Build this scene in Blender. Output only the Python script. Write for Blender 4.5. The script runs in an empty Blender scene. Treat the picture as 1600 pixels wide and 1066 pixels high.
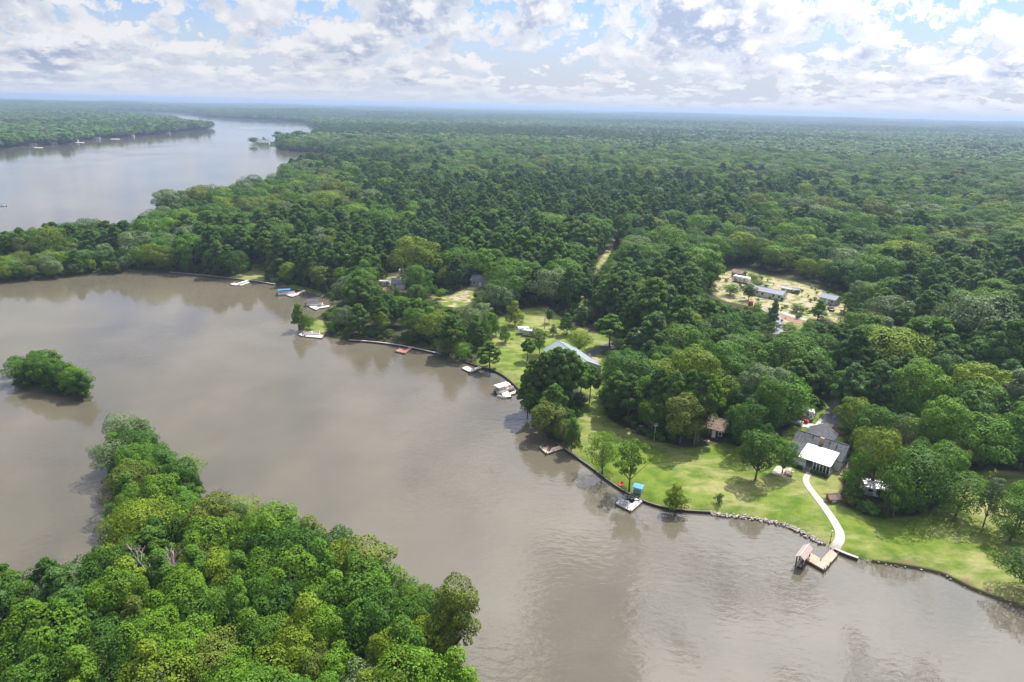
import bpy, math, random
import numpy as np
from mathutils import Vector, Matrix
R = math.radians
random.seed(7); RNG = np.random.default_rng(11)
S = bpy.context.scene
COL = S.collection

# ------------------------------------------------------------------ camera, sky, sun, exposure
CAM_H, PITCH, ROLL, FPX = 80.0, 19.05, 1.33, 1067.0
cam_d = bpy.data.cameras.new('camera'); cam = bpy.data.objects.new('camera', cam_d); COL.objects.link(cam)
cam_d.sensor_width = 36.0; cam_d.lens = 36.0 * FPX / 1600.0
cam_d.clip_start = 0.5; cam_d.clip_end = 90000.0
CAM_M = Matrix.Rotation(R(90 - PITCH), 4, 'X') @ Matrix.Rotation(R(ROLL), 4, 'Z')
cam.matrix_world = Matrix.Translation((0, 0, CAM_H)) @ CAM_M
S.camera = cam
S.render.engine = 'CYCLES'
S.cycles.use_denoising = True
S.cycles.max_bounces = 5; S.cycles.diffuse_bounces = 2; S.cycles.glossy_bounces = 2
S.cycles.transmission_bounces = 3; S.cycles.volume_bounces = 0; S.cycles.transparent_max_bounces = 4
S.cycles.caustics_reflective = False; S.cycles.caustics_refractive = False
S.cycles.sample_clamp_indirect = 4.0
S.view_settings.view_transform = 'Standard'; S.view_settings.look = 'None'
S.view_settings.gamma = 1.0; S.view_settings.use_curve_mapping = False
S.view_settings.exposure = 0.60

SUN_EL, SUN_AZ = 57.0, 38.0          # azimuth measured to the right of the view direction (+Y)
sd_ = bpy.data.lights.new('sun', 'SUN'); sun = bpy.data.objects.new('sun', sd_); COL.objects.link(sun)
sd_.energy = 5.0; sd_.angle = R(0.5); sd_.color = (1.0, 0.955, 0.88)
SUN_DIR = Vector((math.sin(R(SUN_AZ)) * math.cos(R(SUN_EL)), math.cos(R(SUN_AZ)) * math.cos(R(SUN_EL)), math.sin(R(SUN_EL))))
sun.rotation_euler = (-SUN_DIR).to_track_quat('-Z', 'Y').to_euler()

class NT:
    """small helper for node trees"""
    def __init__(s, tree): s.t = tree; s.n = tree.nodes; s.l = tree.links
    def node(s, kind, **kw):
        n = s.n.new(kind)
        for k, v in kw.items(): setattr(n, k, v)
        return n
    def put(s, sock, v):
        if isinstance(v, bpy.types.NodeSocket): s.l.new(v, sock)
        elif v is not None:
            try: sock.default_value = v
            except Exception:
                sock.default_value = tuple(v) + (1.0,) if len(v) == 3 else v
    def m(s, op, a, b=None, c=None, clamp=False):
        n = s.node('ShaderNodeMath', operation=op, use_clamp=clamp)
        for i, v in enumerate((a, b, c)):
            if v is not None: s.put(n.inputs[i], v)
        return n.outputs[0]
    def vm(s, op, a, b=None, out=0):
        n = s.node('ShaderNodeVectorMath', operation=op); s.put(n.inputs[0], a)
        if b is not None: s.put(n.inputs[3 if op == 'SCALE' else 1], b)
        return n.outputs[out]
    def comb(s, x, y, z):
        n = s.node('ShaderNodeCombineXYZ')
        for i, v in enumerate((x, y, z)): s.put(n.inputs[i], v)
        return n.outputs[0]
    def sep(s, v):
        n = s.node('ShaderNodeSeparateXYZ'); s.put(n.inputs[0], v); return n.outputs
    def noise(s, vec, scale, detail=4, rough=0.5, dist=0.0, dims='3D', lac=2.0):
        n = s.node('ShaderNodeTexNoise', noise_dimensions=dims)
        s.put(n.inputs['Vector'], vec); n.inputs['Scale'].default_value = scale
        n.inputs['Detail'].default_value = detail; n.inputs['Roughness'].default_value = rough
        n.inputs['Distortion'].default_value = dist; n.inputs['Lacunarity'].default_value = lac
        return n.outputs['Fac'] if 'Fac' in n.outputs else n.outputs[0]
    def ss(s, v, a, b):
        n = s.node('ShaderNodeMapRange', interpolation_type='SMOOTHSTEP')
        s.put(n.inputs[0], v); s.put(n.inputs[1], a); s.put(n.inputs[2], b)
        return n.outputs[0]
    def mix(s, f, a, b, blend='MIX'):
        n = s.node('ShaderNodeMix', data_type='RGBA', blend_type=blend)
        s.put(n.inputs[0], f); s.put(n.inputs[6], a); s.put(n.inputs[7], b)
        return n.outputs[2]

world = bpy.data.worlds.new('World'); S.world = world; world.use_nodes = True
def build_sky():
    t = NT(world.node_tree); t.n.clear()
    world.cycles.sampling_method = 'MANUAL'; world.cycles.sample_map_resolution = 512
    out = t.node('ShaderNodeOutputWorld'); bg = t.node('ShaderNodeBackground')
    bg.inputs[1].default_value = 0.085
    sky = t.node('ShaderNodeTexSky', sky_type='NISHITA')
    sky.sun_disc = False; sky.sun_elevation = R(SUN_EL); sky.sun_rotation = R(SUN_AZ)
    sky.altitude = 200; sky.air_density = 1.0; sky.dust_density = 1.2; sky.ozone_density = 1.6
    d = t.node('ShaderNodeTexCoord').outputs['Generated']
    x, y, z = t.sep(d)
    zc = t.m('MAXIMUM', z, 0.0)
    az = t.m('ARCTAN2', x, y)
    lv = t.m('LOGARITHM', t.m('ADD', zc, 0.03), math.e)      # elevation, compressed towards the horizon
    low_c = t.comb(t.m('MULTIPLY', az, 15.5), t.m('MULTIPLY', lv, 3.1), 0.0)
    inv = t.m('DIVIDE', 3.2, t.m('MAXIMUM', zc, 0.1))
    high_c = t.comb(t.m('MULTIPLY', x, inv), t.m('SUBTRACT', -0.5, t.m('MULTIPLY', y, inv)), 0.0)   # overhead: a flat layer
    bm_ = t.node('ShaderNodeMix', data_type='VECTOR'); t.put(bm_.inputs[0], t.ss(zc, 0.16, 0.42)); t.put(bm_.inputs[4], low_c); t.put(bm_.inputs[5], high_c)
    base = bm_.outputs[1]
    SKY_U, SKY_V = 31.0, 0.0
    def field(dv, du, det, vdet):
        p = t.vm('ADD', base, (du + SKY_U, dv + SKY_V, 0.0))
        big = t.noise(p, 0.30, 2, 0.5, dims='2D')
        mid = t.noise(p, 1.1, det, 0.52, 0.2, dims='2D')
        fine = t.noise(p, 5.0, 3, 0.6, dims='2D')
        vor = t.node('ShaderNodeTexVoronoi', feature='F1', voronoi_dimensions='2D')
        t.put(vor.inputs['Vector'], t.vm('ADD', p, t.vm('SCALE', t.comb(mid, fine, 0.0), 0.42)))
        vor.inputs['Scale'].default_value = 1.55; vor.inputs['Detail'].default_value = vdet; vor.inputs['Roughness'].default_value = .62; vor.inputs['Lacunarity'].default_value = 2.1
        a = t.m('MULTIPLY_ADD', big, 0.80, t.m('MULTIPLY', mid, 0.62))
        return t.m('SUBTRACT', a, t.m('MULTIPLY', vor.outputs[0], 0.34))
    d0 = field(0.0, 0.0, 5, 3.0); d1 = field(0.46, 0.16, 2, 0.0)
    thr = 0.23
    cover = t.ss(d0, thr, thr + 0.12)
    core = t.ss(d0, thr + 0.05, thr + 0.36)
    lit = t.ss(t.m('SUBTRACT', d0, d1), -0.36, 0.05)
    shade = t.m('MULTIPLY', t.m('SUBTRACT', 1.0, lit), t.m('ADD', 0.30, t.m('MULTIPLY', core, 0.85)), clamp=True)
    ccol = t.mix(shade, (6.6, 6.7, 7.0), (3.2, 3.8, 5.1))
    # the air between: distant cloud fades into a pale band above the horizon
    far = t.ss(zc, -0.004, 0.036)
    pale = (5.0, 5.5, 6.5, 1)
    ccol = t.mix(t.m('ADD', 0.15, t.m('MULTIPLY', far, 0.85)), pale, ccol)
    # cloud seen towards the sun is brighter (forward scattering)
    cs = t.vm('DOT_PRODUCT', d, tuple(SUN_DIR), out=1)
    glow = t.m('ADD', 1.0, t.m('MULTIPLY', t.m('POWER', t.m('MAXIMUM', cs, 0.0), 6.0), 6.0))
    ccol = t.vm('SCALE', ccol, glow)
    blue = t.mix(t.ss(zc, 0.0, 0.13), pale, t.vm('MULTIPLY', sky.outputs[0], (.86, .95, 1.22)))
    cov = t.m('MULTIPLY', cover, t.m('ADD', 0.10, t.m('MULTIPLY', t.ss(zc, -0.012, 0.014), 0.90)))
    c = t.mix(cov, blue, ccol)
    t.put(bg.inputs[0], c); t.l.new(bg.outputs[0], out.inputs[0])
build_sky()

# ------------------------------------------------------------------ pixel -> place helpers (pixels of the 1600 x 1066 photograph)
_M3 = CAM_M.to_3x3()
def ray(px, py):
    return _M3 @ Vector(((px - 800) / FPX, (533 - py) / FPX, -1.0))
def at_z(px, py, z=0.0):
    d = ray(px, py); k = (z - CAM_H) / d.z
    return (d.x * k, d.y * k)
_MI = np.array(_M3.transposed())
def project(P):
    """world points (n,3) -> photograph pixels and depth"""
    q = (np.asarray(P, float) - np.array([0, 0, CAM_H])) @ _MI.T
    dep = np.maximum(-q[:, 2], 1e-3)
    return 800 + FPX * q[:, 0] / dep, 533 - FPX * q[:, 1] / dep, -q[:, 2]

def in_poly(P, x, y):
    P = np.asarray(P, float); n = len(P); r = np.zeros(np.shape(x), bool)
    for i in range(n):
        x0, y0 = P[i]; x1, y1 = P[i - 1]
        c = ((y0 > y) != (y1 > y))
        with np.errstate(divide='ignore', invalid='ignore'):
            r ^= c & (x < (x1 - x0) * (y - y0) / (y1 - y0) + x0)
    return r
def dist_poly(P, x, y, closed=True):
    P = np.asarray(P, float); best = np.full(np.shape(x), 1e18)
    for i in range(0 if closed else 1, len(P)):
        ax, ay = P[i - 1]; bx, by = P[i]; dx, dy = bx - ax, by - ay
        t = np.clip(((x - ax) * dx + (y - ay) * dy) / max(dx * dx + dy * dy, 1e-9), 0, 1)
        best = np.minimum(best, (x - ax - t * dx) ** 2 + (y - ay - t * dy) ** 2)
    return np.sqrt(best)
def smooth_line(P, it=2):
    P = [tuple(p) for p in P]
    for _ in range(it):
        Q = [P[0]]
        for a, b in zip(P[:-1], P[1:]):
            Q += [(a[0] * .75 + b[0] * .25, a[1] * .75 + b[1] * .25), (a[0] * .25 + b[0] * .75, a[1] * .25 + b[1] * .75)]
        P = Q + [P[-1]]
    return P

# ------------------------------------------------------------------ shorelines, traced on the photograph
MAIN_PX = [(2300, 1150), (1900, 1058), (1700, 990), (1600, 951), (1570, 940), (1540, 929), (1512, 918), (1488, 905), (1465, 895), (1430, 888), (1395, 882),
           (1362, 878), (1340, 876), (1318, 868), (1303, 861), (1290, 852), (1270, 843), (1252, 833), (1235, 824), (1215, 818), (1180, 812), (1150, 808),
           (1110, 803), (1060, 800), (1030, 794), (1006, 786), (985, 776), (965, 764), (945, 750), (925, 734), (905, 720), (888, 708), (868, 694),
           (850, 680), (838, 664), (826, 645), (818, 625), (812, 612), (800, 600), (788, 590), (772, 581), (750, 575), (725, 567), (690, 556),
           (655, 548), (620, 541), (580, 536), (545, 534), (512, 527), (478, 524), (463, 517), (466, 508), (482, 503), (498, 494), (512, 484),
           (522, 474), (512, 467), (490, 460), (460, 452), (430, 446), (395, 440), (365, 437), (340, 434), (300, 430), (265, 427), (235, 426),
           (190, 428), (120, 433), (60, 438), (0, 443), (-120, 452), (-420, 478)]
main_shore = [at_z(*p) for p in MAIN_PX]
W1 = main_shore + [(-900, 250), (-900, -400), (900, -400)]
LAKE = [(-520, 432, 0), (-250, 420, 0), (0, 404, 0), (60, 399, 0), (130, 393, 0), (180, 386, 0), (212, 358, 9), (228, 326, 15), (258, 303, 16), (290, 290, 17), (345, 281, 17),
        (415, 269, 17), (436, 258, 17), (462, 247, 17), (505, 241, 14), (540, 240, 0), (497, 239.5, 0), (470, 237.5, 0), (437, 234.5, 0), (432, 230, 0), (412, 230, 0), (398, 229.5, 0),
        (389, 227.5, 0), (389, 224.5, 0), (405, 221, 0), (428, 214, 10), (440, 209, 16), (474, 209, 16), (489, 205, 16), (503, 199, 10), (488, 196, 0),
        (479, 191.5, 0), (447, 189.5, 0), (415, 187.5, 0), (360, 185, 0), (322, 182, 0), (300, 178, 0), (285, 176, 0), (230, 174.5, 0), (156, 172.3, 0), (150, 173, 4),
        (210, 177.2, 16), (275, 182, 16), (291, 188, 16), (316, 189.5, 16), (331, 196, 6), (334, 199.5, 0), (325, 204, 0), (300, 206, 0), (270, 208.5, 0), (235, 212, 0),
        (200, 214.5, 0), (150, 218, 0), (128, 220, 0), (105, 226.5, 0), (60, 228, 0), (30, 229, 0), (10, 234, 0), (-60, 240, 0), (-300, 252, 0), (-520, 262, 0)]
W2 = [at_z(*p) for p in LAKE]
PEN_PX = [(160, 695), (178, 688), (215, 698), (260, 724), (298, 758), (345, 798), (402, 842), (458, 864), (518, 884), (562, 912), (602, 948), (648, 975),
          (700, 985), (722, 1000), (728, 1045), (734, 1066), (750, 1110), (765, 1200), (755, 1400), (-700, 1400), (-700, 1010), (-200, 985), (0, 972), (70, 962),
          (120, 940), (165, 905), (188, 870), (190, 835), (198, 806), (188, 790), (178, 770), (168, 740), (160, 712)]
PEN = [at_z(*p) for p in PEN_PX]
ISLE_PX = [(16, 601), (36, 612), (66, 617), (98, 620), (124, 630), (146, 629), (149, 621), (136, 606), (110, 592), (80, 582), (46, 578), (20, 585)]
ISLE = [at_z(*p) for p in ISLE_PX]

def vnoise(x, y, seed=0):
    """smooth value noise, about -1..1"""
    xi = np.floor(x).astype(np.int64); yi = np.floor(y).astype(np.int64); fx = x - xi; fy = y - yi
    fx = fx * fx * (3 - 2 * fx); fy = fy * fy * (3 - 2 * fy)
    def h(a, b):
        k = (a * 374761393 + b * 668265263 + seed * 974634721) & 0xFFFFFFFF
        k = ((k ^ (k >> 13)) * 1274126177) & 0xFFFFFFFF
        return ((k ^ (k >> 16)) & 0xFFFF) / 32767.5 - 1
    return (h(xi, yi) * (1 - fx) + h(xi + 1, yi) * fx) * (1 - fy) + (h(xi, yi + 1) * (1 - fx) + h(xi + 1, yi + 1) * fx) * fy
def fbm(x, y, seed=0, n=4):
    s = 0; a = 1.0; t = 0
    for i in range(n):
        s = s + a * vnoise(x * 2 ** i, y * 2 ** i, seed + i); t += a; a *= .5
    return s / t
def shore_dist(x, y):
    """signed distance to the water's edge, land positive"""
    x = np.asarray(x, float); y = np.asarray(y, float)
    d = np.minimum(np.minimum(dist_poly(W1, x, y), dist_poly(W2, x, y)), np.minimum(dist_poly(PEN, x, y), dist_poly(ISLE, x, y)))
    water = (in_poly(W1, x, y) | in_poly(W2, x, y)) & ~in_poly(PEN, x, y) & ~in_poly(ISLE, x, y)
    return np.where(water, -d, d)
def sstep(v, a, b):
    t = np.clip((v - a) / (b - a), 0, 1); return t * t * (3 - 2 * t)
def height(x, y, sd=None):
    x = np.asarray(x, float); y = np.asarray(y, float)
    if sd is None: sd = shore_dist(x, y)
    r = np.hypot(x, y)
    land = 0.75 * (1 - np.exp(-np.maximum(sd, 0) / 0.9)) + 0.022 * np.minimum(np.maximum(sd, 0), 140)
    land = land + 0.35 * fbm(x / 45, y / 45, 3, 3) * sstep(sd, 4, 30)
    hills = 17 * fbm(x / 650, y / 650, 21, 3) * sstep(r, 500, 2200) + 34 * fbm(x / 3800, y / 2300, 33, 4) * sstep(r, 2500, 9000)
    hills = np.maximum(hills, -4)
    land = land + hills * sstep(sd, 10, 500)
    return np.where(sd > 0, land, np.maximum(sd * 0.9, -2.5))
def axis(lo, hi, step, far_lo, far_hi, grow):
    a = list(np.arange(lo, hi + .01, step)); s = step
    while a[-1] < far_hi: s *= grow; a.append(a[-1] + s)
    s = step; pre = []; v = lo
    while v > far_lo: s *= grow; v -= s; pre.append(v)
    return np.array(pre[::-1] + a)
ax = axis(-300, 330, 2.5, -34000, 34000, 1.05); ay = axis(45, 420, 2.5, -1500, 36000, 1.05)
gx, gy = np.meshgrid(ax, ay); gs = shore_dist(gx, gy); gh = height(gx, gy, gs)
def hz(x, y):
    """height of the ground sheet at one point"""
    i = min(max(int(np.searchsorted(ax, x)) - 1, 0), len(ax) - 2); j = min(max(int(np.searchsorted(ay, y)) - 1, 0), len(ay) - 2)
    u = (x - ax[i]) / (ax[i + 1] - ax[i]); v = (y - ay[j]) / (ay[j + 1] - ay[j])
    return float((gh[j, i] * (1 - u) + gh[j, i + 1] * u) * (1 - v) + (gh[j + 1, i] * (1 - u) + gh[j + 1, i + 1] * u) * v)
def G(px, py):
    """the place on the ground seen at a pixel"""
    z = 1.0
    for _ in range(7):
        x, y = at_z(px, py, z); z = max(hz(x, y), 0.0)
    return Vector((x, y, z))

# ------------------------------------------------------------------ materials
def mat(name, color, rough=0.7, metal=0.0, spec=0.4, var=0.0, scale=3.0, bump=0.0, color2=None):
    m = bpy.data.materials.new(name); m.use_nodes = True; t = NT(m.node_tree)
    b = t.n['Principled BSDF']; b.inputs['Roughness'].default_value = rough; b.inputs['Metallic'].default_value = metal
    b.inputs['Specular IOR Level'].default_value = spec
    if var or color2 or bump:
        co = t.node('ShaderNodeTexCoord').outputs['Object']
        n = t.noise(co, scale, 5, 0.6)
        c2 = color2 or tuple(c * (1 - var) for c in color)
        t.put(b.inputs['Base Color'], t.mix(t.ss(n, .3, .7), tuple(color) + (1,), tuple(c2) + (1,)))
        if bump:
            bn = t.node('ShaderNodeBump'); bn.inputs['Strength'].default_value = bump; bn.inputs['Distance'].default_value = .05
            t.put(bn.inputs['Height'], n); t.l.new(bn.outputs[0], b.inputs['Normal'])
    else: b.inputs['Base Color'].default_value = tuple(color) + (1,)
    return m

# ------------------------------------------------------------------ mesh building
class MB:
    def __init__(s): s.v = []; s.f = []
    def add(s, verts, faces):
        o = len(s.v); s.v += [tuple(v) for v in verts]; s.f += [tuple(i + o for i in f) for f in faces]; return s
    def box(s, x0, x1, y0, y1, z0, z1):
        return s.add([(x0, y0, z0), (x1, y0, z0), (x1, y1, z0), (x0, y1, z0), (x0, y0, z1), (x1, y0, z1), (x1, y1, z1), (x0, y1, z1)],
                     [(3, 2, 1, 0), (4, 5, 6, 7), (0, 1, 5, 4), (1, 2, 6, 5), (2, 3, 7, 6), (3, 0, 4, 7)])
    def slab(s, pts, th):
        """a convex plate: top outline pts (ccw from above), extruded down by th along z"""
        n = len(pts); lo = [(p[0], p[1], p[2] - th) for p in pts]
        return s.add(list(pts) + lo, [tuple(range(n)), tuple(range(2 * n - 1, n - 1, -1))] + [(i, i + n, (i + 1) % n + n, (i + 1) % n) for i in range(n)])
    def tube(s, pts, rad, seg=6):
        pts = [Vector(p) for p in pts]; rad = rad if hasattr(rad, '__len__') else [rad] * len(pts)
        o = len(s.v)
        for i, p in enumerate(pts):
            d = (pts[min(i + 1, len(pts) - 1)] - pts[max(i - 1, 0)]).normalized()
            a = d.orthogonal().normalized() if abs(d.z) < .99 else Vector((1, 0, 0)); b = d.cross(a)
            for k in range(seg):
                q = 2 * math.pi * k / seg; s.v.append(tuple(p + (a * math.cos(q) + b * math.sin(q)) * rad[i]))
        for i in range(len(pts) - 1):
            for k in range(seg):
                s.f.append((o + i * seg + k, o + i * seg + (k + 1) % seg, o + (i + 1) * seg + (k + 1) % seg, o + (i + 1) * seg + k))
        s.f.append(tuple(o + k for k in range(seg - 1, -1, -1))); e = o + (len(pts) - 1) * seg; s.f.append(tuple(e + k for k in range(seg)))
        return s
    def prism_x(s, prof, x0, x1):
        """profile in (y,z), ccw seen from +x, extruded along x"""
        n = len(prof)
        return s.add([(x0, y, z) for y, z in prof] + [(x1, y, z) for y, z in prof],
                     [tuple(range(n - 1, -1, -1)), tuple(range(n, 2 * n))] + [(i, (i + 1) % n, (i + 1) % n + n, i + n) for i in range(n)])
    def prism_y(s, prof, y0, y1):
        n = len(prof)
        return s.add([(x, y0, z) for x, z in prof] + [(x, y1, z) for x, z in prof],
                     [tuple(range(n)), tuple(range(2 * n - 1, n - 1, -1))] + [(i, i + n, (i + 1) % n + n, (i + 1) % n) for i in range(n)])
    def mesh(s, name, m=None, smooth=False):
        me = bpy.data.meshes.new(name); me.from_pydata(s.v, [], s.f); me.validate()
        if m: me.materials.append(m)
        if smooth: me.polygons.foreach_set('use_smooth', [True] * len(me.polygons))
        return me
    def build(s, name, m, parent=None, smooth=False):
        o = bpy.data.objects.new(name, s.mesh(name, m, smooth)); COL.objects.link(o)
        if parent: o.parent = parent
        return o
def tag(o, label=None, cat=None, group=None, kind=None):
    if label: o['label'] = label
    if cat: o['category'] = cat
    if group: o['group'] = group
    if kind: o['kind'] = kind
    return o
def thing(name, label, cat, loc, rz=0.0, group=None):
    o = bpy.data.objects.new(name, None); COL.objects.link(o); o.empty_display_size = .5
    o.location = loc; o.rotation_euler = (0, 0, rz)
    return tag(o, label, cat, group)
def copy_thing(o, loc, rz, label, sc=1.0):
    r = o.copy(); COL.objects.link(r); r.location = loc; r.rotation_euler = (0, 0, rz); r.scale = (sc,) * 3; r['label'] = label
    for ch in o.children:
        c = ch.copy(); COL.objects.link(c); c.parent = r
        for g in ch.children:
            d = g.copy(); COL.objects.link(d); d.parent = c
    return r

# ------------------------------------------------------------------ open places seen between the trees (pixel outlines of visible ground)
LAWN_R = [(884, 704), (905, 690), (900, 655), (905, 632), (938, 622), (950, 655), (985, 676), (1030, 690), (1075, 702), (1130, 692), (1160, 700), (1212, 700), (1232, 668), (1262, 650), (1288, 640), (1300, 622), (1316, 640),
          (1320, 700), (1322, 735), (1312, 760), (1305, 790), (1340, 800), (1380, 812), (1440, 806), (1470, 790), (1500, 742), (1545, 735), (1610, 738), (1720, 760), (1720, 985), (1600, 950), (1540, 929), (1488, 905),
          (1430, 888), (1362, 878), (1303, 861), (1252, 833), (1215, 818), (1150, 808), (1060, 800), (1006, 786), (965, 764), (925, 734)]
LAWN_C = [(742, 572), (772, 580), (800, 599), (812, 611), (832, 600), (840, 575), (862, 545), (905, 538), (930, 548), (960, 545), (972, 532), (945, 522), (915, 516), (890, 505), (850, 478), (815, 484), (780, 497), (772, 512), (766, 535), (752, 556)]
HOUSE_C = [(860, 552), (885, 528), (925, 545), (945, 560), (945, 600), (935, 625), (905, 610), (915, 580)]
LAWN_L = [(352, 436), (412, 444), (414, 424), (415, 404), (398, 403), (392, 424)]
BANK_L = [(435, 447), (470, 455), (505, 466), (512, 462), (490, 452), (455, 444)]
POINT = [(482, 502), (512, 484), (527, 474), (550, 470), (545, 462), (520, 468)]
POINT2 = [(468, 521), (505, 525), (512, 512), (500, 498), (484, 504)]
FIELD_L = [(662, 462), (680, 468), (700, 483), (728, 478), (745, 466), (738, 455), (760, 444), (748, 436), (725, 452), (700, 464)]
HOMES_L = [(590, 452), (605, 434), (640, 420), (655, 424), (640, 440), (640, 455), (622, 462)]
CLEAR_U = [(1108, 455), (1120, 430), (1150, 420), (1185, 428), (1240, 440), (1300, 458), (1330, 470), (1325, 492), (1312, 508), (1290, 496), (1262, 502), (1245, 518), (1212, 520), (1212, 492), (1170, 478), (1130, 470)]
CUT = [(898, 500), (903, 470), (912, 448), (925, 428), (935, 410), (946, 392), (954, 372), (963, 373), (960, 390), (948, 406), (932, 424), (920, 450), (912, 475), (908, 502)]
CUT_A = [(926, 430), (936, 410), (945, 394), (953, 374), (962, 374), (957, 392), (947, 408), (933, 430)]
CUT_B = [(904, 474), (909, 452), (916, 452), (911, 474)]
ROAD_U = [(990, 522), (1000, 512), (1016, 508), (1010, 520)]
YARD_R = [(1388, 700), (1400, 684), (1420, 690), (1430, 704), (1405, 706)]
CAMP_R = [(1340, 770), (1345, 740), (1375, 735), (1385, 750), (1372, 775)]
ROOF_R = [(1478, 613), (1490, 600), (1500, 604), (1494, 618)]
CABIN_C = [(1098, 690), (1106, 650), (1135, 658), (1134, 682)]
OPEN = dict(LAWN_R=LAWN_R, LAWN_C=LAWN_C, HOUSE_C=HOUSE_C, LAWN_L=LAWN_L, BANK_L=BANK_L, POINT=POINT, POINT2=POINT2, FIELD_L=FIELD_L,
            HOMES_L=HOMES_L, CLEAR_U=CLEAR_U, CUT_A=CUT_A, CUT_B=CUT_B, ROAD_U=ROAD_U, YARD_R=YARD_R, CAMP_R=CAMP_R, ROOF_R=ROOF_R, CABIN_C=CABIN_C)
OPEN_W = {k: np.array([G(*p)[:2] for p in v]) for k, v in list(OPEN.items()) + [('CUT', CUT)]}
POINT_LAWN = np.array([at_z(*p, .5) for p in [(389, 227), (412, 230), (432, 230), (436, 226), (425, 221), (400, 222)]])

# ------------------------------------------------------------------ the ground: one sheet, fine near by, coarse far off
def build_ground():
    nx, ny = len(ax), len(ay)
    V = np.stack([gx, gy, gh], -1).reshape(-1, 3)
    i = np.arange(nx * ny).reshape(ny, nx)
    F = np.stack([i[:-1, :-1], i[:-1, 1:], i[1:, 1:], i[1:, :-1]], -1).reshape(-1, 4)
    me = bpy.data.meshes.new('ground'); me.from_pydata(V.tolist(), [], F.tolist())
    me.polygons.foreach_set('use_smooth', np.ones(len(F), bool))
    x, y = gx.ravel(), gy.ravel()
    lawn = np.zeros(len(x)); bare = np.zeros(len(x)); clay = np.zeros(len(x))
    def soft(key, w=1.5):
        P = OPEN_W[key]; d = dist_poly(P, x, y); return np.clip(.5 + np.where(in_poly(P, x, y), d, -d) / (2 * w), 0, 1)
    for k in ('LAWN_R', 'LAWN_C', 'LAWN_L', 'BANK_L', 'POINT', 'POINT2', 'FIELD_L', 'HOMES_L', 'CLEAR_U', 'CUT', 'HOUSE_C'): lawn = np.maximum(lawn, soft(k, 2.5))
    for k, a in (('CLEAR_U', .43), ('HOMES_L', .4), ('CUT', .5), ('CABIN_C', .6), ('CAMP_R', .55), ('YARD_R', .5), ('FIELD_L', .45), ('POINT', .35)): bare = np.maximum(bare, a * soft(k))
    lawn = np.maximum(lawn, in_poly(POINT_LAWN, x, y))
    s = gs.ravel()
    e = np.array([G(1352, 882)[:2], G(1395, 885)[:2], G(1440, 892)[:2], G(1490, 908)[:2], G(1560, 938)[:2], G(1700, 995)[:2]])
    clay = .8 * np.exp(-(dist_poly(e, x, y, False) / 2.0) ** 2) * np.clip(1 - s / 1.4, 0, 1)
    a = me.color_attributes.new('cover', 'FLOAT_COLOR', 'POINT')
    a.data.foreach_set('color', np.stack([lawn, bare, clay, np.ones(len(x))], -1).astype(np.float32).ravel())
    o = bpy.data.objects.new('ground', me); COL.objects.link(o); tag(o, kind='structure')
    m = bpy.data.materials.new('ground_cover'); m.use_nodes = True; t = NT(m.node_tree); me.materials.append(m)
    b = t.n['Principled BSDF']; b.inputs['Roughness'].default_value = .95; b.inputs['Specular IOR Level'].default_value = .1
    at = t.node('ShaderNodeAttribute', attribute_name='cover'); r, g, bl = t.sep(at.outputs['Color'])
    pos = t.node('ShaderNodeNewGeometry').outputs['Position']
    n1 = t.noise(pos, .055, 5, .6); n2 = t.noise(pos, .28, 5, .65); n3 = t.noise(pos, 1.7, 4, .6)
    mow = t.node('ShaderNodeMapping'); t.put(mow.inputs[0], pos); mow.inputs['Rotation'].default_value = (0, 0, R(-38)); mow.inputs['Scale'].default_value = (.4, 1.0, 1)
    n4 = t.noise(mow.outputs[0], .55, 3, .6)
    grass = t.mix(t.ss(n2, .34, .66), (.066, .122, .012, 1), (.138, .178, .026, 1))
    dry = t.m('MULTIPLY', t.ss(t.m('ADD', t.m('MULTIPLY', n1, .62), t.m('MULTIPLY', n4, .38)), .44, .64), .78)
    grass = t.mix(dry, grass, (.29, .265, .12, 1))
    grass = t.mix(t.m('MULTIPLY', t.ss(n3, .45, .75), .35), grass, (.055, .115, .012, 1))
    litter = t.mix(t.ss(n2, .35, .65), (.060, .046, .028, 1), (.036, .052, .018, 1))
    dirt = t.mix(t.ss(n3, .3, .7), (.42, .33, .24, 1), (.30, .23, .16, 1))
    # far canopy of tree crowns, past where single trees are built
    fy = t.sep(pos)[1]
    canopy = t.mix(t.ss(t.noise(pos, .004, 6, .7), .38, .62), (.018, .034, .012, 1), (.040, .070, .020, 1))
    canopy = t.mix(t.m('MULTIPLY', t.ss(t.noise(pos, .0013, 3, .5), .62, .68), .7), canopy, (.11, .13, .05, 1))
    jag = t.m('ADD', r, t.m('MULTIPLY', t.m('SUBTRACT', n3, .5), .5))
    c = t.mix(t.ss(jag, .35, .6), litter, grass)
    c = t.mix(t.m('MULTIPLY', t.ss(t.m('ADD', g, t.m('MULTIPLY', t.m('SUBTRACT', n2, .5), 1.5)), .3, .55), 1.0), c, dirt)
    c = t.mix(t.ss(t.m('ADD', bl, t.m('MULTIPLY', t.m('SUBTRACT', n3, .5), .3)), .2, .5), c, (.20, .135, .095, 1))
    c = t.mix(t.ss(fy, 900, 1400), c, canopy)
    t.put(b.inputs['Base Color'], c)
    bn = t.node('ShaderNodeBump'); bn.inputs['Strength'].default_value = .5; bn.inputs['Distance'].default_value = .12; t.put(bn.inputs['Height'], n3)
    t.l.new(bn.outputs[0], b.inputs['Normal'])
build_ground()

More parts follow.
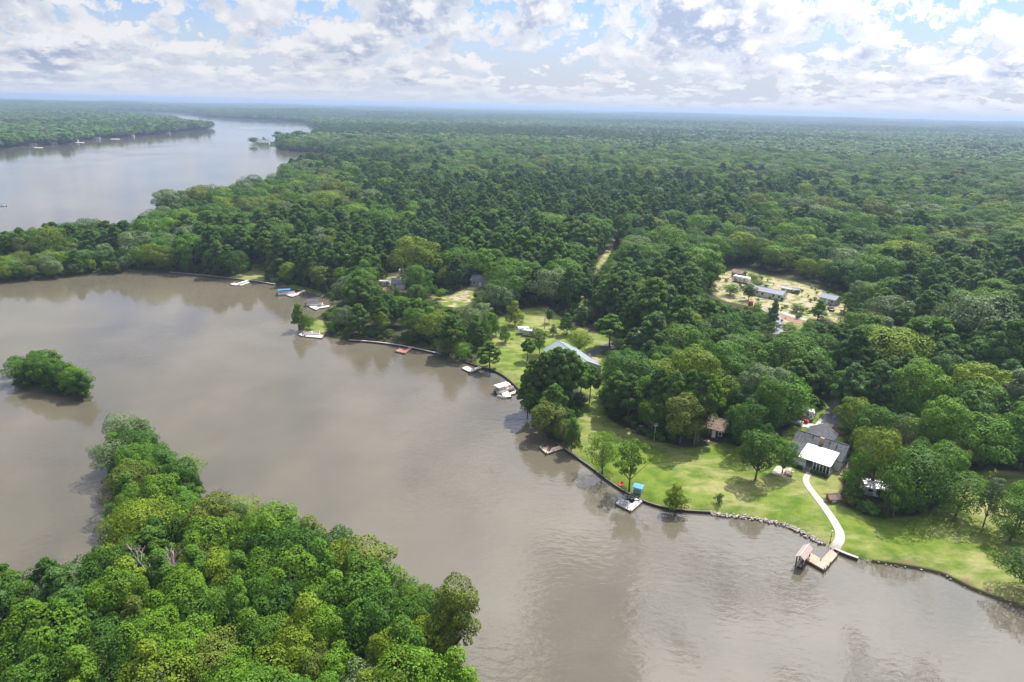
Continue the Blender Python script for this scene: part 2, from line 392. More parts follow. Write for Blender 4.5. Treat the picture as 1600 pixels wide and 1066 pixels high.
# ------------------------------------------------------------------ the lake
def build_water():
    mb = MB(); mb.add([(-9000, -1500, 0), (9000, -1500, 0), (9000, 14000, 0), (-9000, 14000, 0)], [(0, 1, 2, 3)])
    m = bpy.data.materials.new('muddy_water'); m.use_nodes = True; t = NT(m.node_tree); b = t.n['Principled BSDF']
    pos = t.node('ShaderNodeNewGeometry').outputs['Position']
    big = t.noise(pos, .012, 4, .55, .6); mid = t.noise(pos, .05, 3, .5)
    silt = t.m('ADD', t.m('MULTIPLY', big, .7), t.m('MULTIPLY', mid, .3))
    t.put(b.inputs['Base Color'], t.mix(t.ss(silt, .36, .66), (.086, .077, .054, 1), (.124, .106, .076, 1)))
    b.inputs['IOR'].default_value = 1.5; b.inputs['Specular IOR Level'].default_value = .5
    wind = t.ss(t.noise(pos, .006, 3, .55, 1.2), .40, .62)           # gusts roughen some of the surface
    t.put(b.inputs['Roughness'], t.m('ADD', .03, t.m('MULTIPLY', wind, .05)))
    mp = t.node('ShaderNodeMapping'); t.put(mp.inputs[0], pos); mp.inputs['Rotation'].default_value = (0, 0, R(25)); mp.inputs['Scale'].default_value = (.55, 1.0, 1)
    w1 = t.noise(mp.outputs[0], .9, 3, .55, .4); w2 = t.noise(mp.outputs[0], .16, 2, .5, .3)
    h = t.m('ADD', t.m('MULTIPLY', w1, .085), t.m('MULTIPLY', w2, .10))
    bn = t.node('ShaderNodeBump'); bn.inputs['Distance'].default_value = 1.0
    t.put(bn.inputs['Strength'], t.m('ADD', .22, t.m('MULTIPLY', wind, .38))); t.put(bn.inputs['Height'], h)
    t.l.new(bn.outputs[0], b.inputs['Normal'])
    o = mb.build('lake_water', m); tag(o, kind='structure')
build_water()

# ------------------------------------------------------------------ the air
def build_haze():
    mb = MB(); mb.box(-38000, 38000, -1700, 40000, -4.0, 86.0)
    m = bpy.data.materials.new('haze_air'); m.use_nodes = True; t = NT(m.node_tree); t.n.remove(t.n['Principled BSDF'])
    v = t.node('ShaderNodeVolumePrincipled'); v.inputs['Color'].default_value = (.43, .56, .78, 1); v.inputs['Density'].default_value = 1.6e-4
    v.inputs['Anisotropy'].default_value = .2
    t.l.new(v.outputs[0], t.n['Material Output'].inputs['Volume'])
    o = mb.build('haze', m); tag(o, 'pale blue summer haze over the lake and far woods', 'haze', kind='stuff')
build_haze()

# ------------------------------------------------------------------ trees
def leaf_material(name, spec, trans):
    m = bpy.data.materials.new(name); m.use_nodes = True; t = NT(m.node_tree); b = t.n['Principled BSDF']
    tint = t.node('ShaderNodeAttribute', attribute_name='tint', attribute_type='INSTANCER').outputs['Color']
    lv = t.node('ShaderNodeAttribute', attribute_name='leafv').outputs['Fac']
    c = t.vm('SCALE', tint, t.m('ADD', .76, t.m('MULTIPLY', lv, .46)))
    c = t.mix(t.m('MULTIPLY', t.ss(lv, .6, 1.0), .25), c, t.vm('MULTIPLY', tint, (1.6, 1.4, 1.0)))
    t.put(b.inputs['Base Color'], c); b.inputs['Roughness'].default_value = .55; b.inputs['Specular IOR Level'].default_value = spec
    tr = t.node('ShaderNodeBsdfTranslucent'); t.put(tr.inputs[0], t.vm('MULTIPLY', c, (1.25, 1.2, .6)))
    mx = t.node('ShaderNodeMixShader'); mx.inputs[0].default_value = trans
    t.l.new(b.outputs[0], mx.inputs[1]); t.l.new(tr.outputs[0], mx.inputs[2]); t.l.new(mx.outputs[0], t.n['Material Output'].inputs[0])
    return m
M_LEAF = leaf_material('leaves', .12, .26)
M_BARK = mat('bark', (.16, .125, .095), .95, spec=.1, var=.45, scale=2.5)
M_PBARK = mat('pine_bark', (.20, .135, .10), .95, spec=.1, var=.4, scale=2.5)
M_DEAD = mat('dead_wood', (.42, .37, .34), .9, spec=.1, var=.3, scale=3)

def cards(rng, C, N, size, long=1.0, jit=.55):
    """leaf-clump faces: centres C, facing N with jitter; returns verts (n*4,3)"""
    n = len(C)
    N = N + rng.normal(0, jit, (n, 3)); N /= np.linalg.norm(N, axis=1, keepdims=True) + 1e-9
    T = np.cross(N, rng.normal(0, 1, (n, 3))); T /= np.linalg.norm(T, axis=1, keepdims=True) + 1e-9
    B = np.cross(N, T); s = size * rng.uniform(.6, 1.35, (n, 1))
    a = T * s * long; b = B * s * .8; bend = N * s * rng.uniform(-.35, .1, (n, 1))
    off = rng.uniform(-.25, .25, (n, 1))
    return np.stack([C - a + bend, C - b + a * off, C + a + bend, C + b - a * off], 1).reshape(-1, 3)

def crown_mesh(name, V, rng):
    n = len(V) // 4; me = bpy.data.meshes.new(name)
    me.vertices.add(n * 4); me.vertices.foreach_set('co', V.astype(np.float32).ravel())
    me.loops.add(n * 4); me.loops.foreach_set('vertex_index', np.arange(n * 4, dtype=np.int32))
    me.polygons.add(n); me.polygons.foreach_set('loop_start', np.arange(0, n * 4, 4, dtype=np.int32)); me.polygons.foreach_set('loop_total', np.full(n, 4, np.int32))
    a = me.attributes.new('leafv', 'FLOAT', 'FACE'); a.data.foreach_set('value', rng.random(n).astype(np.float32))
    me.update(calc_edges=True); me.materials.append(M_LEAF)
    return me

def lobes_to_cards(rng, L, ncards, size, center, jit, long=1.0, under=.35):
    """scatter leaf faces over the outside of overlapping lobes (x,y,z,r)"""
    L = np.array(L); w = L[:, 3] ** 2; k = rng.choice(len(L), ncards * 2, p=w / w.sum())
    D = rng.normal(0, 1, (len(k), 3)); D /= np.linalg.norm(D, axis=1, keepdims=True)
    keep = (D[:, 2] > -.25) | (rng.random(len(k)) < under); D, k = D[keep], k[keep]
    P = L[k, :3] + D * L[k, 3:4] * rng.uniform(.84, 1.03, (len(k), 1)) * np.array([1, 1, .85])
    inside = np.zeros(len(k), int)
    for l in L: inside += (((P - l[:3]) / np.array([1, 1, .85])) ** 2).sum(1) < (l[3] * .80) ** 2
    ok = inside <= 0; P, D = P[ok][:ncards], D[ok][:ncards]
    O = P - center; O /= np.linalg.norm(O, axis=1, keepdims=True) + 1e-9
    return cards(rng, P, D * .75 + O * .4 + np.array([0, 0, .25]), size, long, jit)

def broad_form(seed, h=1.0, rad=.32, low=.25, nl=34, ncards=9500, size=.0120, spire=0.0, airy=0.0):
    """unit-height broadleaf tree -> (crown verts, trunk builder)"""
    rng = np.random.default_rng(seed); L = []
    ctr = np.array([0, 0, low + (1 - low) * .5]); hz_ = (1 - low) * .5
    lean = rng.normal(0, .02, 2); tr = MB()
    tr.tube([(0, 0, -.02), (lean[0] * .3, lean[1] * .3, low * .7), (lean[0], lean[1], low + (1 - low) * .45), (lean[0] * 1.4, lean[1] * 1.4, .86)], [.020, .015, .010, .003], 7)
    for i in range(nl):
        zz = rng.uniform(-.92, .92); ph = rng.uniform(0, 2 * math.pi)
        env = (max(1 - abs(zz) ** 2.3, 0) ** .5) if not spire else max(.12, (1 - (zz + 1) / 2) ** .75 * 1.05)
        rr = rad * env * rng.uniform(.45, .92) * (1 + .22 * math.sin(ph * 3 + seed)) * (1.22 if rng.random() < .2 else 1.0)
        lr = rad * rng.uniform(.19, .36) * (1 - .45 * (zz > .5) * spire) * (1 - .35 * airy)
        p = np.array([math.cos(ph) * rr + lean[0], math.sin(ph) * rr + lean[1], ctr[2] + zz * (hz_ - lr * .7)])
        L.append((*p, lr))
        if i % 2 == 0:
            b0 = np.array([lean[0] * .6, lean[1] * .6, max(low * .75, p[2] - rr * 1.1 - .05)])
            tr.tube([b0, (b0 + p) / 2 + np.array([0, 0, .01]), p], [.008, .005, .002], 5)
    L.append((lean[0], lean[1], 1 - rad * .42, rad * .36)); L.append((lean[0], lean[1], ctr[2], rad * .55))
    V = lobes_to_cards(rng, L, ncards, size, ctr, .36)
    return V, tr
def pine_form(seed, low=.45, rad=.22, nl=40, ncards=8000, size=.0120):
    """unit-height loblolly pine: bare trunk, crown of needle tufts carried on whorls"""
    rng = np.random.default_rng(seed); L = []; tr = MB()
    lean = rng.normal(0, .012, 2)
    tr.tube([(0, 0, -.02), (lean[0] * .5, lean[1] * .5, .4), (lean[0], lean[1], .75), (lean[0], lean[1], .965)], [.0125, .010, .007, .0025], 7)
    for i in range(nl):
        f = (i + rng.random()) / nl; z = low + (1 - low) * f * .97; ph = i * 2.4 + rng.normal(0, .3)
        env = (1 - f ** 1.8) ** .8 * (.55 + .45 * min(1, f * 4)) + .10
        rr = rad * env * rng.uniform(.5, 1.0); lr = rad * rng.uniform(.20, .36) * (1 - .35 * f)
        p = np.array([math.cos(ph) * rr + lean[0], math.sin(ph) * rr + lean[1], z]); L.append((*p, lr))
        b0 = np.array([lean[0] * .8, lean[1] * .8, z - rr * .35])
        tr.tube([b0, (b0 + p) / 2, p], [.0055, .004, .002], 4)
    L.append((lean[0], lean[1], .965, rad * .22))
    V = lobes_to_cards(rng, L, ncards, size, np.array([0, 0, low + .25]), .55, long=1.35, under=.5)
    return V, tr

FORMS = []      # dict(kind, trunk mesh, crown mesh, combined mesh)
def add_form(kind, VT, bark, r):
    V, tr = VT; rng = np.random.default_rng(len(FORMS) + 100)
    FORMS.append(dict(kind=kind, trunk=tr.mesh('trunk', bark, True), crown=crown_mesh('crown', V, rng), V=V, tr=tr, bark=bark, r=r))
for i in range(7): add_form('broad', broad_form(10 + i, rad=[.36, .40, .33, .42, .37, .45, .34][i], low=[.20, .16, .24, .18, .22, .16, .22][i], nl=[56, 66, 58, 72, 60, 68, 62][i]), M_BARK, .38)
for i in range(3): add_form('slim', broad_form(30 + i, rad=[.27, .24, .29][i], low=.13, nl=50, spire=1.0, ncards=7000), M_BARK, .26)
for i in range(5): add_form('pine', pine_form(50 + i, low=[.30, .44, .27, .50, .36][i], rad=[.24, .22, .26, .22, .25][i]), M_PBARK, .23)
add_form('airy', broad_form(70, rad=.36, low=.25, nl=26, ncards=2400, size=.016, airy=1.0), M_BARK, .36)
add_form('shrub', broad_form(71, rad=.55, low=.02, nl=26, ncards=1500, size=.035), M_BARK, .55)
KIND = {k: [i for i, f in enumerate(FORMS) if f['kind'] == k] for k in ('broad', 'slim', 'pine', 'airy', 'shrub')}

TINTS = {  # leaf  colours of the kinds of tree in the photograph
    'dark': (.050, .120, .014), 'mid': (.076, .166, .014), 'fresh': (.104, .202, .013), 'lime': (.155, .228, .015),
    'grey': (.135, .195, .085), 'pine': (.084, .162, .021), 'bluepine': (.076, .154, .036), 'olive': (.120, .160, .024)}
WORD = {'dark': 'dark green', 'mid': 'green', 'fresh': 'fresh green', 'lime': 'yellow-green', 'grey': 'grey-green', 'pine': 'dark', 'bluepine': 'blue-green', 'olive': 'olive green'}

# every tree: x, y, h, width factor, form, tone name, rot, special label
T = dict(x=[], y=[], h=[], w=[], f=[], tone=[], rot=[], zone=[], lab=[])
def put_tree(x, y, h, w, f, tone, zone, lab=None):
    for k, v in zip(('x', 'y', 'h', 'w', 'f', 'tone', 'rot', 'zone', 'lab'), (x, y, h, w, f, tone, random.uniform(0, 6.28), zone, lab)): T[k].append(v)

# ---- single trees one can pick out around the lawns: foot pixel, top pixel row, crown width in pixels, kind, tone, label
SINGLE = [
 (468, 516, 473, 28, 'slim', 'fresh', 'leaning fresh green tree alone on the tip of the point above the boat docks'),
 (484, 515, 493, 18, 'broad', 'fresh', 'small bright green tree behind the tip tree beside the crowded grey docks'),
 (824, 650, 572, 34, 'pine', 'pine', 'dark pine at the water edge, leftmost of the tall pine clump by the pontoon dock'),
 (846, 648, 552, 46, 'pine', 'pine', 'tall dark pine at the front of the clump beside the pale green-roofed house'),
 (868, 644, 543, 50, 'pine', 'pine', 'tallest pine in the middle of the clump hiding the pale green-roofed house'),
 (890, 642, 548, 46, 'pine', 'pine', 'tall pine second from the right of the clump by the pale green roof'),
 (921, 630, 572, 34, 'pine', 'mid', 'slender pine at the far right end of the clump beside the concrete slab'),
 (832, 640, 562, 40, 'pine', 'pine', 'dark pine second from the left of the clump above the pontoon dock'),
 (906, 636, 566, 40, 'pine', 'mid', 'pine on the right side of the clump next to the white garage'),
 (858, 630, 547, 44, 'pine', 'pine', 'dark pine at the back left of the clump by the pale green-roofed house'),
 (882, 626, 546, 46, 'pine', 'pine', 'dark pine at the back right of the clump by the pale green-roofed house'),
 (836, 655, 610, 42, 'broad', 'dark', 'dark broadleaf tree leaning over the water under the pine clump'),
 (857, 684, 627, 56, 'broad', 'olive', 'round olive green shore tree above the brown dock with chairs'),
 (892, 707, 651, 28, 'slim', 'mid', 'slim green tree beside the round olive shore tree and the brown dock'),
 (765, 578, 535, 40, 'pine', 'fresh', 'small bright green pine at the shore by the grey L-shaped dock'),
 (722, 564, 535, 26, 'broad', 'fresh', 'small round bright green tree on the shore left of the grey L-shaped dock'),
 (695, 558, 525, 28, 'broad', 'grey', 'pale grey-green tree on the seawall right of the red dock'),
 (790, 536, 507, 20, 'slim', 'mid', 'small egg-shaped green tree alone in the middle of the sunny lawn'),
 (775, 525, 493, 15, 'slim', 'fresh', 'slim fresh green tree behind the egg-shaped tree on the sunny lawn'),
 (758, 536, 487, 15, 'slim', 'fresh', 'narrow vine-green tree at the edge of the woods beside the sunny lawn'),
 (824, 564.5, 528, 24, 'pine', 'mid', 'small open pine in a mulch ring on the sunny lawn'),
 (843, 553, 512, 30, 'broad', 'mid', 'broad green tree between the white camper and the pale green roof'),
 (864, 525, 505, 12, 'slim', 'grey', 'thin grey-green young tree behind the utility pole on the lawn'),
 (886, 523, 487, 25, 'slim', 'dark', 'dark spire-shaped tree at the back of the sunny lawn'),
 (805, 509, 468, 30, 'slim', 'lime', 'bright yellow-green spire tree at the back edge of the sunny lawn'),
 (858, 505, 483, 15, 'broad', 'dark', 'small dark round tree at the back of the lawn by the woods'),
 (904, 551, 517, 33, 'broad', 'lime', 'round yellow-green tree behind the pale green-roofed house'),
 (952, 543, 491, 48, 'pine', 'mid', 'lone pine with a bare trunk beside the shaded driveway'),
 (941, 741, 679, 43, 'broad', 'fresh', 'full bright green tree on the seawall left of the airy tree'),
 (983, 766, 689, 58, 'airy', 'fresh', 'airy tree with spreading limbs above the red chair and blue table'),
 (1055, 798, 753, 34, 'slim', 'lime', 'small loose yellow-green tree alone on the seawall'),
 (1123, 787, 771, 14, 'shrub', 'dark', 'small dark shrub alone on the wide lawn'),
 (1180, 750, 673, 64, 'broad', 'mid', 'large round green tree left of the white-roofed house'),
 (1222, 740, 686, 40, 'broad', 'mid', 'green tree overhanging the concrete patio beside the white-roofed house'),
 (1163, 706, 627, 50, 'broad', 'dark', 'dark tree behind the large round tree left of the white-roofed house'),
 (1190, 690, 590, 54, 'broad', 'mid', 'tall green tree beside the parked silver car'),
 (1176, 672, 600, 46, 'broad', 'dark', 'dark tall tree behind the parked cars, next to the brown cabin'),
 (1360, 768, 668, 56, 'broad', 'lime', 'yellow-green tree at the right corner of the white-roofed house'),
 (1338, 776, 702, 36, 'broad', 'mid', 'green tree right of the hedge by the white-roofed house'),
 (1350, 712, 628, 56, 'broad', 'mid', 'tall green tree behind the yellow-green one by the white-roofed house'),
 (1412, 792, 700, 78, 'broad', 'mid', 'large spreading green tree right of the white-roofed shed on the lakeside slope'),
 (1440, 786, 712, 60, 'broad', 'dark', 'dark tree at the right of the large spreading tree on the lakeside slope'),
 (1404, 702, 647, 36, 'broad', 'grey', 'grey-green tree over the dark car right of the lake house'),
 (1465, 724, 622, 72, 'broad', 'fresh', 'large bright-topped tree above the pale dead snag'),
 (1530, 730, 648, 68, 'broad', 'mid', 'large round green tree along the top of the right-hand lawn'),
 (1592, 736, 637, 60, 'broad', 'mid', 'large green tree at the right edge above the lawn'),
 (1493, 806, 740, 60, 'broad', 'mid', 'round green tree standing alone on the right-hand lawn'),
 (1536, 822, 743, 36, 'airy', 'grey', 'thin grey sparse tree on the right-hand lawn'),
 (1577, 845, 776, 52, 'broad', 'mid', 'open green tree with pale trunk near the right edge of the lawn'),
 (1592, 826, 752, 50, 'broad', 'mid', 'green tree at the right edge behind the pale-trunked tree'),
 (1608, 926, 868, 56, 'broad', 'dark', 'dark bush-like tree cut off by the right edge near the water'),
 (622, 978, 906, 60, 'broad', 'mid', 'green tree on the right shore of the near wooded point, above its outer end'),
 (648, 992, 912, 62, 'broad', 'fresh', 'bright green tree on the right shore near the outer end of the near wooded point'),
 (640, 1022, 938, 60, 'broad', 'mid', 'green tree filling the right flank of the near wooded point'),
 (676, 1004, 920, 56, 'broad', 'mid', 'outermost green tree but one at the right of the near wooded point'),
 (704, 1010, 932, 54, 'broad', 'fresh', 'fresh green tree at the very right tip of the near wooded point'),
 (672, 1040, 956, 60, 'broad', 'lime', 'yellow-green tree near the bottom right of the near wooded point'),
 (960, 652, 580, 44, 'pine', 'pine', 'dark pine at the left front of the woods on the wide lawn'),
 (980, 667, 586, 44, 'pine', 'pine', 'dark pine with a mulch bed at the edge of the wide lawn'),
 (1015, 680, 620, 46, 'broad', 'fresh', 'bright green tree at the woods edge above the wide lawn'),
 (1024, 670, 575, 46, 'pine', 'pine', 'tall dark pine behind the bright green tree above the wide lawn'),
 (1046, 680, 580, 46, 'pine', 'pine', 'tall dark pine in the middle of the woods edge above the wide lawn'),
 (1071, 679, 578, 46, 'pine', 'mid', 'tall pine with a long bare trunk left of the brown cabin'),
 (1088, 690, 582, 44, 'pine', 'mid', 'tall pine with a bare pale trunk just in front of the brown cabin'),
 (1102, 682, 585, 40, 'pine', 'fresh', 'tall lighter green pine at the left end of the brown cabin'),
 (1146, 690, 630, 38, 'broad', 'mid', 'green tree at the right end of the brown cabin'),
 (1150, 668, 605, 42, 'broad', 'dark', 'dark green tree behind the right end of the brown cabin'),
 (657, 462, 412, 40, 'broad', 'mid', 'bushy green tree right of the grey-roofed house in the left clearing'),
 (668, 464, 420, 22, 'slim', 'mid', 'tall narrow green tree in front of the left clearing'),
 (638, 459, 430, 13, 'slim', 'fresh', 'thin bright tree touching the grey-roofed house in the left clearing'),
 (619, 467, 446, 12, 'slim', 'fresh', 'small bright green tree in front of the grey-roofed house in the left clearing'),
 (688, 467, 453, 16, 'broad', 'fresh', 'small round green tree in the pale grass field'),
 (1177, 440, 427, 16, 'broad', 'lime', 'yellow-green bush beside the white trailer in the upper clearing'),
 (1184, 449, 437, 18, 'broad', 'lime', 'round lime bush at the end of the long mobile home'),
 (1169, 470, 443, 22, 'broad', 'dark', 'dark tree in front of the left end of the long mobile home'),
 (1182, 503, 471, 26, 'slim', 'fresh', 'bright green spire tree in front of the long mobile home'),
 (1207, 505, 464, 18, 'slim', 'mid', 'slim green tree before the right end of the long mobile home'),
 (1277, 501, 466, 28, 'slim', 'mid', 'green tree left of the grey shed in the upper clearing'),
 (1318, 490, 455, 24, 'airy', 'mid', 'thin pale-trunked tree right of the grey shed in the upper clearing'),
 (1245, 488, 474, 18, 'broad', 'fresh', 'low green bush in the middle of the upper clearing'),
 (1231, 523, 504, 27, 'broad', 'lime', 'round yellow-green tree at the foot of the upper clearing'),
 (1266, 523, 500, 24, 'broad', 'mid', 'round green tree below the grey shed of the upper clearing'),
 (1140, 462, 444, 26, 'broad', 'mid', 'low green tree among the rubble left of the mobile home'),
 (397, 225.5, 215, 15, 'broad', 'dark', 'lone round tree at the end of the far grassy point'),
 (412, 224, 213.5, 7, 'slim', 'dark', 'narrow dark tree beside the house on the far grassy point'),
]
for (px, py, top, wpx, k, tone, lab) in SINGLE:
    p = G(px, py); d = (p - Vector((0, 0, CAM_H))).length; lo_, hi_ = .5, 40.0
    for _ in range(30):
        mid_ = (lo_ + hi_) / 2
        if project([(p.x, p.y, p.z + mid_)])[1][0] > top: lo_ = mid_
        else: hi_ = mid_
    f_ = random.choice(KIND[k]); h_ = lo_; put_tree(p.x, p.y, h_, wpx * d / FPX / 2 / (FORMS[f_]['r'] * h_), f_, tone, 'single', lab)

# ---- the woods
PEN_SIL = [(-900, 905), (0, 888), (60, 878), (110, 870), (145, 850), (148, 825), (178, 800), (160, 775), (146, 740), (142, 650), (185, 643), (215, 656), (250, 688), (282, 718), (322, 752), (400, 783), (440, 797),
           (520, 818), (560, 826), (604, 860), (646, 888), (706, 906), (754, 936), (770, 1000), (782, 1070), (800, 1600), (-900, 1600)]
def scatter(spacing, r0, r1, seed):
    rng = np.random.default_rng(seed)
    xs = np.arange(-r1, r1, spacing); ys = np.arange(15, r1, spacing)
    x, y = np.meshgrid(xs, ys); x = x.ravel(); y = y.ravel()
    r = np.hypot(x, y); k = (r >= r0) & (r < r1) & (np.abs(np.arctan2(x, y)) < R(43)); x, y = x[k], y[k]
    x = x + rng.uniform(-.48, .48, len(x)) * spacing; y = y + rng.uniform(-.48, .48, len(y)) * spacing
    sd = shore_dist(x, y); k = sd > 1.0
    return x[k], y[k], sd[k], rng
def woods(spacing, r0, r1, seed, where='main'):
    x, y, sd, rng = scatter(spacing, r0, r1, seed)
    kp, ki = in_poly(PEN, x, y), in_poly(ISLE, x, y); k = kp if where == 'near' else ki if where == 'isle' else ~(kp | ki); x, y, sd = x[k], y[k], sd[k]; n = len(x)
    pen = in_poly(PEN, x, y); isle = in_poly(ISLE, x, y); main = ~(pen | isle)
    pines = fbm(x / 130, y / 130, 5, 3) + .55 * fbm(x / 25, y / 25, 9, 2) - .10
    big_pine = fbm(x / 420, y / 300, 15, 2) + .3 * fbm(x / 90, y / 60, 16, 2)
    r = np.hypot(x, y)
    pines = np.where(r > 420, big_pine * 1.3 - .42 + .35 * fbm(x / 60, y / 60, 9, 2), pines)
    pines = np.where(pen, .9 * fbm(x / 22, y / 22, 7, 2) - .28, np.where(isle, -1, pines))
    pine = pines + rng.normal(0, .22, n) > .06
    pine &= ~(pen & (project(np.stack([x, y, np.ones(n)], 1))[0] > 540))
    h = np.where(pine, rng.normal(16.5, 3.0, n), rng.normal(13.2, 3.4, n)) + 2.0 * fbm(x / 70, y / 70, 77, 2)
    px, py, _ = project(np.stack([x, y, np.ones(n)], 1))
    strip = pen & (py < 870)
    h = np.where(pen, rng.normal(11.8, 2.8, n), h); h = np.where(pen & pine, h * 1.12, h)
    h = np.where(strip, rng.normal(8.0, 1.3, n), h); h = np.where(isle, rng.normal(7.6, 1.0, n), h)
    cause = main & (px < 215) & (py > 392) & (py < 470)
    front = cause & (dist_poly(main_shore, x, y, False) < 24)
    h = np.where(cause, rng.normal(13.5, 2.0, n), h); h = np.where(front, rng.normal(8.0, 1.0, n), h)
    edge = main & (sd < 7); h = np.where(edge & ~pine, h * .8, h)
    h = np.clip(h, 4.5, 24); h = np.where(pen, np.clip(h, 8, 14.5), h)
    w = rng.uniform(.95, 1.3, n) * np.where(pine, 1.12, 1.0)
    w = np.where(isle | strip, w * 1.1, np.where(pen, w * .82, w))
    slim = (~pine) & (rng.random(n) < np.where(pen, .30, .16))
    f = np.where(pine, rng.choice(KIND['pine'], n), np.where(slim, rng.choice(KIND['slim'], n), rng.choice(KIND['broad'], n)))
    u = rng.random(n) + .28 * fbm(x / 60, y / 60, 41, 2)
    tone = np.where(pine, np.where(u < .5, 'pine', np.where(u < .64, 'bluepine', np.where(u < .86, 'dark', 'mid'))),
           np.where(u < .14, 'dark', np.where(u < .46, 'mid', np.where(u < .68, 'fresh', np.where(u < .79, 'lime', np.where(u < .93, 'grey', 'olive'))))))
    near = pen & ~pine
    u2 = rng.random(n)
    tone = np.where(near, np.where(u2 < .16, 'dark', np.where(u2 < .48, 'mid', np.where(u2 < .72, 'fresh', np.where(u2 < .87, 'lime', np.where(u2 < .93, 'grey', 'olive'))))), tone)
    tone = np.where(isle, np.where(u2 < .5, 'mid', np.where(u2 < .8, 'fresh', 'dark')), tone)
    ok = np.ones(n, bool)
    z0 = height(x, y, sd)
    if r0 < 700:
        base = np.zeros(n, bool)
        for P in list(OPEN.values()) + [CUT]: base |= in_poly(P, px, py)
        fit = np.zeros(n)
        for sc in (1.0, .82, .66, .52, .42):          # a tree that would hide an open place is a shorter one
            free = ~base
            for P in OPEN.values():
                for fz in (.2, .4, .6, .8, .95):
                    for fx in ((-1, -.5, 0, .5, 1) if fz > .3 else (0,)):
                        qx, qy, _ = project(np.stack([x + fx * h * sc * .32 * w, y, z0 + h * sc * fz], 1)); free &= ~in_poly(P, qx, qy)
            for fz, fx in ((.95, 0), (.55, -.8), (.55, .8), (.8, -.5), (.8, .5)):      # the wooded point keeps the outline it has in the photograph
                qx, qy, _ = project(np.stack([x + fx * h * sc * .32 * w, y, z0 + h * sc * fz], 1)); free &= ~pen | in_poly(PEN_SIL, qx, qy) | (qy > 1060) | (qx < 0)
            fit = np.where((fit == 0) & free, sc, fit)
        ok &= fit > 0; h = h * np.where(fit > 0, fit, 1)
        for q in ((268, 950), (350, 815)): g_ = G(*q); ok &= (x - g_.x) ** 2 + (y - g_.y) ** 2 > 3.4 ** 2
        sx, sy, sw = np.array(T['x']), np.array(T['y']), np.array(T['h'])
        for a, b, c in zip(sx, sy, sw): ok &= (x - a) ** 2 + (y - b) ** 2 > (.24 * c) ** 2
    ok &= ~(in_poly(POINT_LAWN, x, y)) & ~in_poly([(383, 205), (434, 206), (437, 235), (383, 235)], px, py)
    road_gap = np.abs(dist_poly(main_shore, x, y, False) - 27) < 3.2
    ok &= ~(cause & road_gap)
    zone = np.where(pen, np.where(strip, 'strip', 'pen'), np.where(isle, 'isle', np.where(cause, 'cause', 'main')))
    return x[ok], y[ok], h[ok], w[ok], f[ok], tone[ok], zone[ok], rng.uniform(0, 6.28, ok.sum())
WA = [woods(4.2, 20, 420, 1, 'near'), woods(3.5, 20, 420, 9, 'isle'), woods(6.6, 60, 420, 5)]
FAR = [woods(7.6, 420, 1300, 2)]
CAUSE_POLY = [at_z(*p) for p in ((-300, 468), (0, 444), (120, 434), (240, 428), (240, 396), (120, 396), (0, 405), (-300, 425))]
EX = woods(4.2, 250, 560, 8)
kx = in_poly(CAUSE_POLY, EX[0], EX[1]); WA.append(tuple(e[kx] for e in EX))
def build_woods():
  for x, y, h, w, f, tone, zone, rot in WA:
    for i in range(len(x)): put_tree(x[i], y[i], h[i], w[i], int(f[i]), str(tone[i]), str(zone[i]))
build_woods()
TX, TY, TH = np.array(T['x']), np.array(T['y']), np.array(T['h']); TF = np.array(T['f']); TW = np.array(T['w'])
TZ = height(TX, TY) - .05
TKIND = np.array([FORMS[f]['kind'] for f in TF])
PX, PY, DEP = project(np.stack([TX, TY, TZ + TH * .6], 1))
inframe = (PX > 5) & (PX < 1595) & (PY > 5) & (PY < 1075) & (DEP > 0)
score = TH * TW / DEP * np.where(inframe, 1, 0)
# trees hidden behind taller, nearer crowns show less: count nearer trees whose crown covers this one's top
order = np.argsort(DEP); vis = np.ones(len(TX))
cx = np.round(PX / 12).astype(int); topy = project(np.stack([TX, TY, TZ + TH], 1))[1]; horizon = {}
for i in order:
    if DEP[i] < 0: continue
    s_ = horizon.get(cx[i], 1e9); vis[i] = np.clip((s_ - topy[i]) / 14.0, 0.05, 1)
    wpx = int(FPX * .3 * TH[i] * TW[i] / DEP[i] / 12)
    for c in range(cx[i] - wpx, cx[i] + wpx + 1): horizon[c] = min(horizon.get(c, 1e9), topy[i] + 6)
special = np.array([l is not None for l in T['lab']])
score = score * vis + special * 10 + 5.0 * np.isin(np.array(T['zone']), ('pen', 'strip', 'isle'))
pineish = TKIND == 'pine'
chosen = np.zeros(len(TX), bool)
for msk in (pineish, ~pineish):
    idx = np.where(msk & inframe | (msk & special))[0]; idx = idx[np.argsort(-score[idx])][:297]; chosen[idx] = True

